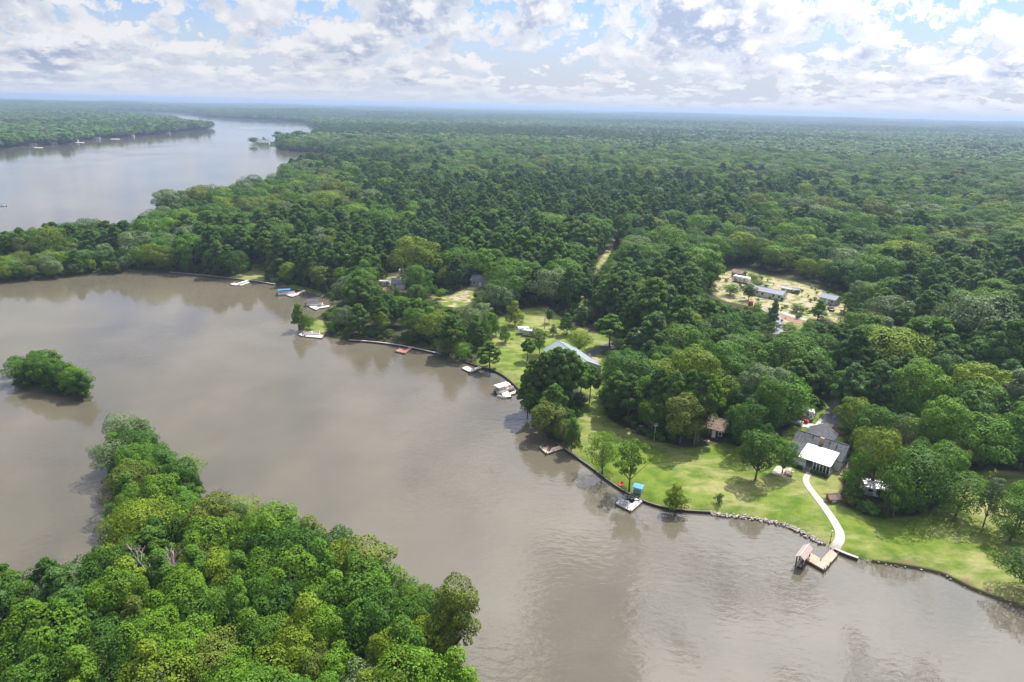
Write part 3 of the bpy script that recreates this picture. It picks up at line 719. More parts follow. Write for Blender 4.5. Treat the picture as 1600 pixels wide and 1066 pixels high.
ZONE = {'pen': 'in the near wooded point at the lower left', 'strip': 'on the narrow wooded spit in the muddy water', 'isle': 'on the small round island',
        'cause': 'along the wooded causeway'}
ROWNAME = ['bottom edge', 'near side', 'middle', 'far side']
def tree_place(i):
    """where the tree stands, in words, from its foot in the photograph"""
    z = T['zone'][i]; px, py = PX[i], PY[i]
    if z == 'pen':
        a = 'far left' if px < 130 else 'left' if px < 270 else 'middle' if px < 410 else 'right' if px < 560 else 'outer right'
        b = 'at the bottom edge' if py > 1000 else 'low down' if py > 930 else 'halfway up' if py > 860 else 'at the top'
        return f'{b} of the near wooded point, {a}'
    if z == 'strip':
        b = 'at the tip' if py < 700 else 'near the tip' if py < 750 else 'midway along' if py < 800 else 'at the root'
        s = 'left shore' if px < 190 + (py - 650) * .55 else 'right shore'
        return f'{b} of the wooded spit, {s}'
    if z == 'isle': return 'on the small island, ' + ('left end' if px < 45 else 'middle' if px < 95 else 'right end')
    if z == 'cause': return 'on the causeway before the open lake, ' + ('far left' if px < 80 else 'middle' if px < 150 else 'towards the woods')
    for x0, y0, x1, y1, s in REGIONS:
        if x0 <= px < x1 and y0 <= py < y1: return s
    return 'in the woods behind the lakeside houses'
REGIONS = [
 (0, 0, 300, 700, 'where the causeway meets the mainland woods'), (300, 0, 420, 700, 'in the shore woods left of the white floating dock'),
 (420, 0, 520, 440, 'in the woods behind the blue-canopied pontoon boat'), (420, 440, 520, 700, 'on the shore beside the pontoon boats'),
 (520, 470, 600, 700, 'at the left of the wooded point above the red dock'), (600, 470, 680, 700, 'in the shore grove right behind the red dock'),
 (680, 470, 770, 700, 'in the shore grove left of the sunny lawn'), (520, 380, 640, 470, 'in the woods left of the grey-roofed clearing house'),
 (640, 380, 760, 470, 'around the pale grass field'), (760, 440, 900, 520, 'in the woods behind the sunny lawn'), (760, 340, 900, 440, 'in the deep woods left of the grassy cut'),
 (900, 440, 1000, 560, 'right of the grassy cut near the shaded driveway'), (900, 340, 1000, 440, 'in the deep woods beside the grassy cut'),
 (900, 560, 1010, 700, 'in the dark grove right of the white garage'), (1010, 580, 1100, 720, 'in the dark grove left of the brown cabin'),
 (1100, 580, 1240, 720, 'around the brown cabin and parked cars'), (1000, 500, 1110, 580, 'in the woods above the dark grove'),
 (1000, 400, 1120, 500, 'in the woods left of the upper clearing'), (1110, 500, 1230, 580, 'in the woods below the upper clearing, left side'),
 (1230, 500, 1360, 580, 'in the woods below the upper clearing, right side'), (1120, 340, 1340, 500, 'around the upper clearing'),
 (1230, 580, 1330, 640, 'at the end of the asphalt driveway'), (1330, 580, 1430, 660, 'in the woods right of the asphalt driveway'),
 (1330, 660, 1450, 800, 'in the trees right of the white-roofed house'), (1430, 560, 1520, 660, 'around the hidden blue-grey roof at the right'),
 (1450, 660, 1600, 760, 'along the top of the right-hand lawn'), (1520, 560, 1600, 660, 'in the woods at the right edge'),
 (1340, 400, 1600, 560, 'in the upper right woods')]
ORD = ['leftmost', 'second from left', 'third from left', 'fourth from left', 'fifth from left', 'sixth from left', 'seventh from left', 'eighth from left', 'ninth from left', 'tenth from left']
def build_individuals():
    ids = np.where(chosen)[0]; labs = {}; sets = {}
    for i in ids:
        F = FORMS[TF[i]]; pine = F['kind'] == 'pine'; tone = T['tone'][i]
        if T['lab'][i]: labs[i] = (T['lab'][i], 'picked out around the lawns'); continue
        shape = {'broad': 'round tree', 'slim': 'spire-shaped tree', 'airy': 'sparse tree', 'shrub': 'shrub', 'pine': 'pine'}[F['kind']]
        main = T['zone'][i] == 'main'; sz = 'tall' if TH[i] > (17 if main else 12.5) else 'small' if TH[i] < (12 if main else 9.5) else 'mid-sized'
        place = tree_place(i); sets.setdefault((f'{sz} {WORD[tone]} {shape}', place), []).append(i)
    for (what, place), L in sets.items():
        L.sort(key=lambda i: PX[i])
        for k, i in enumerate(L):
            o_ = '' if len(L) == 1 else ', rightmost' if k == len(L) - 1 else ', ' + (ORD[k] if k < len(ORD) else f'{k + 1}th from left')
            lab = f'{what} {place}{o_}'
            if len(lab.split()) > 16: lab = f"{what} {place.replace('in the woods', 'in woods').replace(' of the', ' of')}{o_}"
            labs[i] = (lab, place)
    for i in ids:
        F = FORMS[TF[i]]; pine = F['kind'] == 'pine'; tone = T['tone'][i]; lab, place = labs[i]
        nm = 'pine_tree' if pine else 'shrub' if F['kind'] == 'shrub' else 'broadleaf_tree'
        o = thing(nm, lab, 'pine' if pine else 'shrub' if nm == 'shrub' else 'tree', (TX[i], TY[i], TZ[i]), T['rot'][i], (('pines ' if pine else 'trees ') + place)[:90])
        o.scale = (TH[i] * TW[i], TH[i] * TW[i], TH[i])
        t_ = bpy.data.objects.new('trunk', F['trunk']); COL.objects.link(t_); t_.parent = o
        c_ = bpy.data.objects.new('crown', F['crown']); COL.objects.link(c_); c_.parent = o
        v = np.array(TINTS[tone]) * RNG.uniform(.82, 1.2); c_['tint'] = [float(q) for q in v]
build_individuals()

# ---- the rest of the forest, one mass
def far_trees():
    out = []
    x, y, h, w, f, tone, zone, rot = FAR[0]; out.append((x, y, h, w, f, tone, rot))
    x, y, sd, rng = scatter(10.5, 1300, 3300, 3)
    qx, qy, _ = project(np.stack([x, y, np.ones(len(x))], 1)); k = ~in_poly([(383, 205), (434, 206), (437, 235), (383, 235)], qx, qy); x, y, sd = x[k], y[k], sd[k]; n = len(x)
    pn = fbm(x / 520, y / 330, 15, 3) * 1.3 + rng.normal(0, .2, n) > .26
    gap = fbm(x / 300, y / 260, 61, 2) > .62
    h = np.where(pn, rng.normal(17, 2, n), rng.normal(15.5, 2.2, n)); u = rng.random(n) + .3 * fbm(x / 150, y / 150, 43, 2)
    tone = np.where(pn, np.where(u < .6, 'pine', 'bluepine'), np.where(u < .2, 'dark', np.where(u < .55, 'mid', np.where(u < .85, 'grey', 'fresh'))))
    f = np.where(pn, len(FORMS) + 1, len(FORMS) + 0) + 2 * rng.integers(0, 2, n)
    k = ~gap | (rng.random(n) < .8)
    out.append((x[k], y[k], h[k], rng.uniform(1.35, 1.75, n)[k], f[k], tone[k], rng.uniform(0, 6.28, n)[k]))
    x, y, sd, rng = scatter(27, 3300, 9500, 4); n = len(x)
    pn = fbm(x / 900, y / 500, 17, 3) + rng.normal(0, .15, n) > .05; u = rng.random(n)
    tone = np.where(pn, 'bluepine', np.where(u < .4, 'dark', np.where(u < .85, 'mid', 'grey')))
    out.append((x, y, rng.normal(15.5, 1.5, n), np.full(n, 1.0), np.full(n, len(FORMS) + 4) + rng.integers(0, 2, n), tone, rng.uniform(0, 6.28, n)))
    return out
def combined(name, Vs, trs, seed, bark):
    rng = np.random.default_rng(seed); me = crown_mesh(name, Vs, rng)
    if trs is None: return me
    import bmesh
    bm = bmesh.new(); bm.from_mesh(me); n0 = len(bm.faces); bm.from_mesh(trs); bm.faces.ensure_lookup_table()
    for fc in bm.faces[n0:]: fc.material_index = 1
    bm.to_mesh(me); bm.free(); me.materials.append(bark); return me
LIB = bpy.data.collections.new('tree_forms')
def build_library():
    k = 0
    def reg(me):
        nonlocal k
        o = bpy.data.objects.new(f'form_{k:02d}', me); LIB.objects.link(o); k += 1
    for i, F in enumerate(FORMS): reg(combined('tree_form', F['V'], F['trunk'], i, F['bark']))
    for j in range(2):     # light forms for the distance: broad, pine, broad, pine
        reg(combined('far_broad', broad_form(200 + j, rad=.36, low=.2, nl=22, ncards=700, size=.05)[0], None, j, None))
        reg(combined('far_pine', pine_form(210 + j, low=.4, rad=.22, nl=20, ncards=600, size=.042)[0], None, j, None))
    for j in range(2):     # groves 30 m across for the far distance (unit height)
        rng = np.random.default_rng(300 + j); Vs = []
        for q in range(16):
            V = broad_form(310 + q + 40 * j, rad=.33, low=.25, nl=10, ncards=90, size=.11)[0] * np.array([1, 1, rng.uniform(.75, 1.12)])
            V = V + np.array([(q % 4 - 1.5) * .47 + rng.normal(0, .1), (q // 4 - 1.5) * .47 + rng.normal(0, .1), 0]); Vs.append(V)
        reg(combined('grove', np.concatenate(Vs), None, j, None))
build_library()
def scatter_object(name, label, cat, x, y, z, h, w, f, tint, rot):
    me = bpy.data.meshes.new(name); me.vertices.add(len(x)); me.vertices.foreach_set('co', np.stack([x, y, z], -1).astype(np.float32).ravel())
    def att(n, ty, v, fld): a = me.attributes.new(n, ty, 'POINT'); a.data.foreach_set(fld, v)
    att('form', 'INT', f.astype(np.int32), 'value'); att('rz', 'FLOAT', rot.astype(np.float32), 'value')
    att('size', 'FLOAT_VECTOR', np.stack([h * w, h * w, h], -1).astype(np.float32).ravel(), 'vector')
    att('tint', 'FLOAT_COLOR', np.concatenate([tint, np.ones((len(x), 1))], 1).astype(np.float32).ravel(), 'color')
    o = bpy.data.objects.new(name, me); COL.objects.link(o); tag(o, label, cat, kind='stuff')
    ng = bpy.data.node_groups.new(name, 'GeometryNodeTree'); ng.interface.new_socket('Geometry', in_out='INPUT', socket_type='NodeSocketGeometry'); ng.interface.new_socket('Geometry', in_out='OUTPUT', socket_type='NodeSocketGeometry')
    N = ng.nodes; L = ng.links; gi = N.new('NodeGroupInput'); go = N.new('NodeGroupOutput')
    ci = N.new('GeometryNodeCollectionInfo'); ci.inputs[0].default_value = LIB; ci.inputs['Separate Children'].default_value = True; ci.inputs['Reset Children'].default_value = True
    ip = N.new('GeometryNodeInstanceOnPoints'); ip.inputs['Pick Instance'].default_value = True
    def na(n, ty): a = N.new('GeometryNodeInputNamedAttribute'); a.data_type = ty; a.inputs[0].default_value = n; return a.outputs[0]
    er = N.new('ShaderNodeCombineXYZ'); L.new(na('rz', 'FLOAT'), er.inputs[2])
    L.new(gi.outputs[0], ip.inputs['Points']); L.new(ci.outputs[0], ip.inputs['Instance']); L.new(na('form', 'INT'), ip.inputs['Instance Index'])
    L.new(na('size', 'FLOAT_VECTOR'), ip.inputs['Scale']); L.new(er.outputs[0], ip.inputs['Rotation']); L.new(ip.outputs[0], go.inputs[0])
    md = o.modifiers.new(name, 'NODES'); md.node_group = ng; return o
def build_forest():
    r = ~chosen
    P = [(TX[r], TY[r], TH[r], TW[r], TF[r], np.array(T['tone'])[r], np.array(T['rot'])[r])] + far_trees()
    x, y, h, w, f, tone, rot = [np.concatenate([p[j] for p in P]) for j in range(7)]
    tint = np.array([TINTS[t] for t in tone]) * RNG.uniform(.75, 1.25, (len(x), 1))
    scatter_object('forest', 'dense mixed forest of pines and hardwoods reaching back to the horizon', 'forest', x, y, height(x, y) - .1, h, w, f, tint, rot)
    print('forest instances', len(x), 'individuals', int(chosen.sum()), 'candidates', len(TX))
build_forest()
def build_undergrowth():
    """low leafy growth that fills the edges of the woods and the rough clearing"""
    x, y, sd, rng = scatter(2.6, 40, 430, 12); n = len(x)
    px, py, _ = project(np.stack([x, y, np.ones(n)], 1)); op = np.zeros(n, bool); near = sd < 9
    for k, P in OPEN.items(): op |= in_poly(P, px, py)
    for k, P in OPEN_W.items(): near |= dist_poly(P, x, y) < 9
    clear = in_poly(CLEAR_U, px, py) & (rng.random(n) < .22) & (fbm(x / 12, y / 12, 90, 2) > -.05)
    keep = (near & ~op & (rng.random(n) < .75)) | clear
    wood = ~near & ~op & (rng.random(n) < .12); keep |= wood
    x, y, sd = x[keep], y[keep], sd[keep]; n = len(x); c = clear[keep]
    h = np.where(c, rng.uniform(.5, 2.2, n), rng.uniform(1.2, 3.4, n) * np.where(sd < 3, .7, 1.0)); u = rng.random(n)
    tone = np.where(u < .3, 'dark', np.where(u < .65, 'mid', np.where(u < .85, 'fresh', 'olive')))
    f = np.where(u * 7 % 1 < .7, KIND['shrub'][0], KIND['broad'][0])
    # nothing may grow across the view into an open place
    okk = np.ones(n, bool); z0 = height(x, y, sd)
    for P in OPEN.values():
        for fz in (.5, .95):
            qx, qy, _ = project(np.stack([x, y, z0 + h * fz], 1)); okk &= c | ~in_poly(P, qx, qy)
    x, y, z0, h, tone, f, n = x[okk], y[okk], z0[okk], h[okk], tone[okk], f[okk], okk.sum()
    tint = np.array([TINTS[t] for t in tone]) * rng.uniform(.8, 1.2, (n, 1))
    scatter_object('undergrowth', 'low leafy undergrowth along the wood edges and shores', 'undergrowth', x, y, z0 - .05, h, rng.uniform(.9, 1.4, n), f, tint, rng.uniform(0, 6.28, n))
build_undergrowth()

# ------------------------------------------------------------------ materials of the built things
def striped(name, c1, c2, width, rough=.8, axis='X', gap=None):
    """boards: colour changes from board to board along an object axis"""
    m = bpy.data.materials.new(name); m.use_nodes = True; t = NT(m.node_tree); b = t.n['Principled BSDF']
    co = t.sep(t.node('ShaderNodeTexCoord').outputs['Object'])[0 if axis == 'X' else 1]
    k = t.m('FLOOR', t.m('DIVIDE', co, width)); wn = t.node('ShaderNodeTexWhiteNoise', noise_dimensions='1D'); t.put(wn.inputs['W'], k)
    n = t.noise(t.node('ShaderNodeTexCoord').outputs['Object'], 1.3, 4, .6)
    f = t.m('ADD', t.m('MULTIPLY', wn.outputs[0], .6), t.m('MULTIPLY', n, .4))
    t.put(b.inputs['Base Color'], t.mix(f, c1 + (1,), c2 + (1,))); b.inputs['Roughness'].default_value = rough; b.inputs['Specular IOR Level'].default_value = .25
    return m
M = dict(
 shingle=mat('grey_shingles', (.105, .108, .118), .9, spec=.2, var=.45, scale=1.6, bump=.4), brownroof=mat('brown_shingles', (.26, .19, .145), .9, spec=.2, var=.4, scale=1.5, bump=.4),
 redroof=mat('red_brown_roof', (.30, .13, .085), .85, var=.3), whitemetal=mat('white_metal_roof', (.86, .87, .88), .35, spec=.5, var=.05), greenmetal=mat('pale_green_metal_roof', (.20, .25, .25), .55, spec=.5, var=.12, scale=.8),
 bluegrey=mat('blue_grey_roof', (.24, .26, .29), .7, var=.25), siding=mat('white_siding', (.72, .72, .69), .7, var=.12), greysiding=mat('grey_siding', (.40, .41, .41), .8, var=.2), brick=mat('tan_brick', (.34, .24, .17), .9, var=.35, scale=5),
 darkwood=mat('dark_wood', (.065, .045, .032), .85, var=.3), brownwood=mat('brown_wood', (.20, .12, .075), .85, var=.35), glass=mat('window_glass', (.03, .035, .04), .08, spec=.6),
 trim=mat('white_trim', (.80, .80, .78), .6), concrete=mat('concrete', (.50, .475, .43), .9, spec=.2, var=.22, scale=.7, bump=.3), pale=mat('pale_concrete', (.44, .405, .345), .9, spec=.2, var=.15, scale=.6),
 asphalt=mat('asphalt', (.085, .088, .095), .9, spec=.2, var=.3, scale=.7), drive=mat('worn_asphalt', (.26, .26, .27), .9, spec=.2, var=.25, scale=.6),
 deck=striped('grey_deck_boards', (.46, .43, .40), (.60, .57, .53), .3), tandeck=striped('tan_deck_boards', (.31, .235, .175), (.43, .335, .26), .3), reddeck=striped('red_deck_boards', (.27, .11, .08), (.36, .165, .12), .3),
 browndeck=striped('brown_deck_boards', (.34, .25, .19), (.50, .40, .32), .3), whitedeck=striped('pale_deck_boards', (.52, .49, .44), (.66, .63, .58), .3), weathered=striped('weathered_roof', (.30, .22, .20), (.46, .37, .35), .4, axis='Y'),
 post=mat('weathered_post', (.25, .21, .17), .9, var=.3), metal=mat('galvanised_metal', (.45, .46, .47), .4, .7), black=mat('black_rubber', (.02, .02, .022), .8), white=mat('white_paint', (.80, .80, .80), .35),
 silver=mat('silver_paint', (.55, .57, .60), .3, .3), red=mat('red_paint', (.30, .02, .025), .3), dark=mat('dark_paint', (.03, .032, .04), .3), bluecan=mat('blue_canvas', (.04, .17, .42), .7, var=.15), navy=mat('navy_canvas', (.05, .07, .13), .7, var=.2),
 tan=mat('tan_seat', (.45, .36, .27), .7), bluep=mat('blue_plastic', (.07, .25, .55), .45), redp=mat('red_plastic', (.60, .06, .07), .45), stone=mat('rip_rap_stone', (.40, .36, .31), .9, var=.4, scale=1.2), wall=mat('seawall_timber', (.055, .045, .04), .9, var=.3),
 capd=mat('dark_seawall_cap', (.16, .14, .12), .9, var=.3), cap=mat('seawall_cap', (.42, .39, .35), .9, var=.3), hedgegrass=mat('bank_grass', (.06, .10, .018), .95, var=.4, scale=.6), mulch=mat('mulch', (.20, .095, .06), .95, var=.4, scale=2), lampw=mat('lamp_globe', (.8, .78, .7), .3), foam=mat('boat_wake_foam', (.7, .72, .74), .6), soil=mat('garden_soil', (.27, .17, .11), .95, var=.35))

# ------------------------------------------------------------------ paths, roads and slabs laid on the ground
def ribbon(name, px, width, m, lift=.05, rail=False):
    P = smooth_line([tuple(G(*p)[:2]) for p in px], 2)
    Q = []
    for i in range(len(P) - 1):
        a, b = Vector(P[i]), Vector(P[i + 1]); n = max(1, int((b - a).length / 1.2)); Q += [tuple(a.lerp(b, k / n)) for k in range(n)]
    Q.append(P[-1]); mb = MB(); V = []
    for i, q in enumerate(Q):
        d = (Vector(Q[min(i + 1, len(Q) - 1)]) - Vector(Q[max(i - 1, 0)])).normalized(); nrm = Vector((-d.y, d.x)); w = width if not callable(width) else width(i / max(1, len(Q) - 1))
        c = max(hz(*(Vector(q) + nrm * w * s)) for s in (-.5, 0, .5)) + lift
        for s in (-.5, .5):
            e = Vector(q) + nrm * w * s; V.append((e.x, e.y, c))
        for s in (.5, -.5):
            e = Vector(q) + nrm * w * s; V.append((e.x, e.y, c - .45))
    F = []
    for i in range(len(Q) - 1):
        a, b = i * 4, i * 4 + 4
        F += [(a + 1, a, b, b + 1), (a + 2, a + 1, b + 1, b + 2), (a, a + 3, b + 3, b)]
    F += [(0, 1, 2, 3)[::-1], tuple(len(V) - 4 + k for k in range(4))]
    mb.add(V, F); o = mb.build(name, m); tag(o, kind='structure'); return o
def plate(name, px, m, lift=.06, th=.5):
    P = [G(*p) for p in px]; z = max(p.z for p in P) + lift
    Q = [(p.x, p.y, p.z + lift) for p in P]
    if sum(Q[i - 1][0] * Q[i][1] - Q[i][0] * Q[i - 1][1] for i in range(len(Q))) < 0: Q = Q[::-1]
    mb = MB(); mb.slab(Q, th); o = mb.build(name, m); tag(o, kind='structure'); return o
ribbon('footpath', [(1265, 739), (1259.5, 746), (1259, 753), (1265, 763), (1275, 775.5), (1285, 788.5), (1294, 801), (1304, 816), (1311, 829), (1313.5, 840), (1309, 850), (1301, 861.5)], lambda f: 1.25 + .6 * f, M['pale'])
ribbon('driveway', [(1345, 585), (1325, 612), (1311, 637), (1300, 650), (1291, 661)], 4.0, M['drive'])
ribbon('driveway', [(1291, 661), (1284, 669), (1277, 678)], 4.0, M['concrete'], .06)
ribbon('driveway', [(1277, 671), (1262, 664), (1249, 663)], 3.4, M['concrete'], .055)
plate('concrete_slab', [(1299, 660), (1304, 657), (1322, 664), (1320, 670)], M['drive'])
plate('patio', [(1205, 739), (1227, 747), (1238, 732), (1214, 728)], M['pale'])
plate('patio', [(1283, 780), (1284, 784), (1296, 783), (1295, 779)], M['concrete'])
plate('garden_bed', [(1297, 668), (1300, 665), (1313, 675), (1316, 683), (1306, 681)], M['mulch'], .04)
ribbon('driveway', [(1015, 512), (990, 524), (968, 535), (950, 541), (930, 549), (915, 555), (922, 566), (934, 571)], 3.6, M['asphalt'])
plate('concrete_slab', [(922, 566), (929, 570), (935, 566), (934, 559), (925, 558)], M['brick'])
plate('concrete_slab', [(914, 585), (927, 582), (934, 592), (930, 602), (924, 604), (921, 594)], M['pale'])
ribbon('road', [(1003, 522), (1015, 512), (1030, 505)], 5.0, M['drive'])
ribbon('track', [(1215, 523), (1219, 505), (1212, 492), (1200, 482)], 3.4, M['drive'])
ribbon('track', [(1215, 486), (1232, 492), (1250, 498), (1262, 500)], 2.6, M['pale'])
plate('garden_bed', [(1214, 496), (1222, 487), (1258, 502), (1250, 507)], M['soil'], .05)
CAUSE = [(-140, 426), (0, 414), (60, 408), (120, 403), (180, 399.5), (235, 397)]
ribbon('causeway_road', CAUSE, 7.0, M['drive'], .15)

# ------------------------------------------------------------------ seawall and stones
def shore_strip(name, label, cat, i0, i1, top, thick, m, capm):
    P = smooth_line([at_z(*p) for p in MAIN_PX[i0:i1 + 1]], 1)
    c = Vector((sum(p[0] for p in P) / len(P), sum(p[1] for p in P) / len(P), 0)); o = thing(name, label, cat, c)
    wl, cp = MB(), MB()
    for mb, z0, z1, a, b in ((wl, -.6, top, -.5, .5), (cp, top + .003, top + .09, -.62, .95)):
        V = []
        for i, p in enumerate(P):
            d = (Vector(P[min(i + 1, len(P) - 1)]) - Vector(P[max(i - 1, 0)])).normalized(); n = Vector((d.y, -d.x))
            for s, z in ((a, z1), (b, z1), (b, z0), (a, z0)):
                q = Vector(p) + n * s * thick; V.append((q.x - c.x, q.y - c.y, z))
        F = [(0, 1, 2, 3), tuple(len(V) - 4 + k for k in (3, 2, 1, 0))]
        for i in range(len(P) - 1):
            q, r = i * 4, i * 4 + 4; F += [(q + k, r + k, r + (k + 1) % 4, q + (k + 1) % 4) for k in range(4)]
        mb.add(V, F)
    wl.build('wall_face', m, o); cp.build('cap', capm, o)
    return o
def idx(px): return min(range(len(MAIN_PX)), key=lambda i: abs(MAIN_PX[i][0] - px[0]) + abs(MAIN_PX[i][1] - px[1]))
shore_strip('seawall', 'dark timber seawall curving along the wide right-hand lawn', 'seawall', idx((1110, 803)), idx((868, 694)), .5, .22, M['wall'], M['capd'])
shore_strip('seawall', 'dark curved seawall below the sunny middle lawn', 'seawall', idx((812, 612)), idx((725, 567)), .5, .22, M['wall'], M['wall'])
shore_strip('seawall', 'low pale seawall beside the red dock under the shore grove', 'seawall', idx((690, 556)), idx((545, 534)), .6, .4, M['wall'], M['cap'])
shore_strip('seawall', 'low pale seawall under the left shore woods by the white floating dock', 'seawall', idx((430, 446)), idx((265, 427)), .55, .4, M['wall'], M['cap'])
shore_strip('seawall', 'short pale-capped seawall right of the boathouse dock', 'seawall', idx((1340, 876)), idx((1303, 861)), .55, .4, M['wall'], M['cap'])
shore_strip('seawall', 'dark low wall behind the stones left of the boathouse dock', 'seawall', idx((1290, 852)), idx((1110, 803)), .28, .25, M['wall'], M['capd'])
def stones(name, label, i0, i1, n, smin, smax, seed):
    rng = random.Random(seed); P = [at_z(*p) for p in MAIN_PX[i0:i1 + 1]]; mb = MB()
    L = [(Vector(b) - Vector(a)).length for a, b in zip(P[:-1], P[1:])]; tot = sum(L); c = Vector((*P[len(P) // 2], 0))
    for _ in range(n):
        s = rng.random() * tot; k = 0
        while s > L[k] and k < len(L) - 1: s -= L[k]; k += 1
        a, b = Vector(P[k]), Vector(P[k + 1]); d = (b - a).normalized(); nn = Vector((-d.y, d.x)); q = a + d * s - nn * rng.uniform(-.75, .55)
        r = rng.uniform(smin, smax); ctr = Vector((q.x - c.x, q.y - c.y, rng.uniform(.0, .35)))
        V = [ctr + Vector((dx, dy, dz)) * r * rng.uniform(.75, 1.2) for dx, dy, dz in ((1, 0, 0), (0, 1, 0), (-1, 0, 0), (0, -1, 0), (.6, .6, .7), (-.6, .5, .75), (-.5, -.6, .7), (.6, -.5, .72), (0, 0, -.8))]
        mb.add(V, [(0, 1, 4), (1, 5, 4), (1, 2, 5), (2, 6, 5), (2, 3, 6), (3, 7, 6), (3, 0, 7), (0, 4, 7), (4, 5, 6), (4, 6, 7), (1, 0, 8), (2, 1, 8), (3, 2, 8), (0, 3, 8)])
    o = mb.build(name, M['stone']); o.location = c; tag(o, label, 'stones', kind='stuff'); return o
stones('shore_stones', 'line of pale rip-rap stones along the lawn left of the boathouse dock', idx((1290, 852)), idx((1110, 803)), 240, .14, .34, 3)
shore_strip('earth_bank', 'dark eroded earth bank along the right-hand lawn', 'bank', idx((1600, 951)), idx((1362, 878)), .42, .3, M['soil'], M['hedgegrass'])
stones('shore_stones', 'scattered stones at the clay bank right of the boathouse dock', idx((1600, 951)), idx((1340, 876)), 34, .08, .24, 5)

# ------------------------------------------------------------------ houses
def window(parent, x, y, z, w, h, nx, ny, shut=False):
    """a window on a wall facing (nx, ny)"""
    tx, ty = -ny, nx
    def b(mb, ww, hh, d0, d1):
        V = []
        for dz in (-hh / 2, hh / 2):
            for s, d in ((-ww / 2, d0), (ww / 2, d0), (ww / 2, d1), (-ww / 2, d1)): V.append((x + tx * s + nx * d, y + ty * s + ny * d, z + dz))
        return mb.add(V, [(3, 2, 1, 0), (4, 5, 6, 7), (0, 1, 5, 4), (1, 2, 6, 5), (2, 3, 7, 6), (3, 0, 4, 7)])
    f = b(MB(), w, h, -.03, .05).build('window', M['trim'], parent); b(MB(), w - .22, h - .22, .02, .065).build('pane', M['glass'], f); return f
def door(parent, x, y, z0, w, h, nx, ny, m=None):
    tx, ty = -ny, nx; V = []
    for z in (z0, z0 + h):
        for s, d in ((-w / 2, -.03), (w / 2, -.03), (w / 2, .06), (-w / 2, .06)): V.append((x + tx * s + nx * d, y + ty * s + ny * d, z))
    return MB().add(V, [(3, 2, 1, 0), (4, 5, 6, 7), (0, 1, 5, 4), (1, 2, 6, 5), (2, 3, 7, 6), (3, 0, 4, 7)]).build('door', m or M['trim'], parent)
def gable_roof(mb, x0, x1, y0, y1, ze, zr, over=.45, th=.16):
    """ridge along x between y0 and y1"""
    ym = (y0 + y1) / 2; sl = (zr - ze) / (ym - y0); ye0, ye1 = y0 - over, y1 + over; zo = ze - sl * over
    mb.prism_x([(ye0, zo), (ye0, zo - th), (ym, zr - th), (ye1, zo - th), (ye1, zo), (ym, zr)][::-1] if False else [(ye0, zo - th), (ym, zr - th), (ye1, zo - th), (ye1, zo), (ym, zr), (ye0, zo)], x0 - over, x1 + over)
    return mb
def house(name, label, loc, rz, L, W, hw, hr, wallm, roofm, nwin=3, doors=((0, -1),), group=None, cat='house', chimney=None, sink=.6, win=True):
    o = thing(name, label, cat, loc, rz, group); x, y = L / 2, W / 2
    MB().prism_x([(-y, -sink), (y, -sink), (y, hw), (0, hw + hr - .05), (-y, hw)], -x, x).build('wall', wallm, o)
    rf = gable_roof(MB(), -x, x, -y, y, hw + .12, hw + hr + .12).build('roof', roofm, o)
    MB().box(-x - .5, x + .5, -.12, .12, hw + hr + .10, hw + hr + .18).build('ridge_cap', roofm, rf)
    if chimney is not None: MB().box(chimney - .4, chimney + .4, -.9, -.25, hw + .3, hw + hr + .9).build('chimney', M['brick'], rf)
    if win:
        for k in range(nwin):
            xx = -x + L * (k + .5) / nwin
            for s in (-1, 1):
                if any(abs(xx - d[0]) < .9 and d[1] == s for d in doors): continue
                window(o, xx, s * y, hw * .58, min(1.2, L / nwin * .6), min(1.3, hw * .45), 0, s)
        window(o, x, 0, hw * .6, 1.1, min(1.2, hw * .45), 1, 0); window(o, -x, 0, hw * .6, 1.1, min(1.2, hw * .45), -1, 0)
    for d in doors: door(o, d[0], d[1] * y, .05, .95, min(2.05, hw * .85), 0, d[1], M['trim'])
    return o
def heading(p, q, z):
    a, b = Vector(at_z(*p, z)), Vector(at_z(*q, z)); d = b - a; return a, b, math.atan2(d.y, d.x), d.length

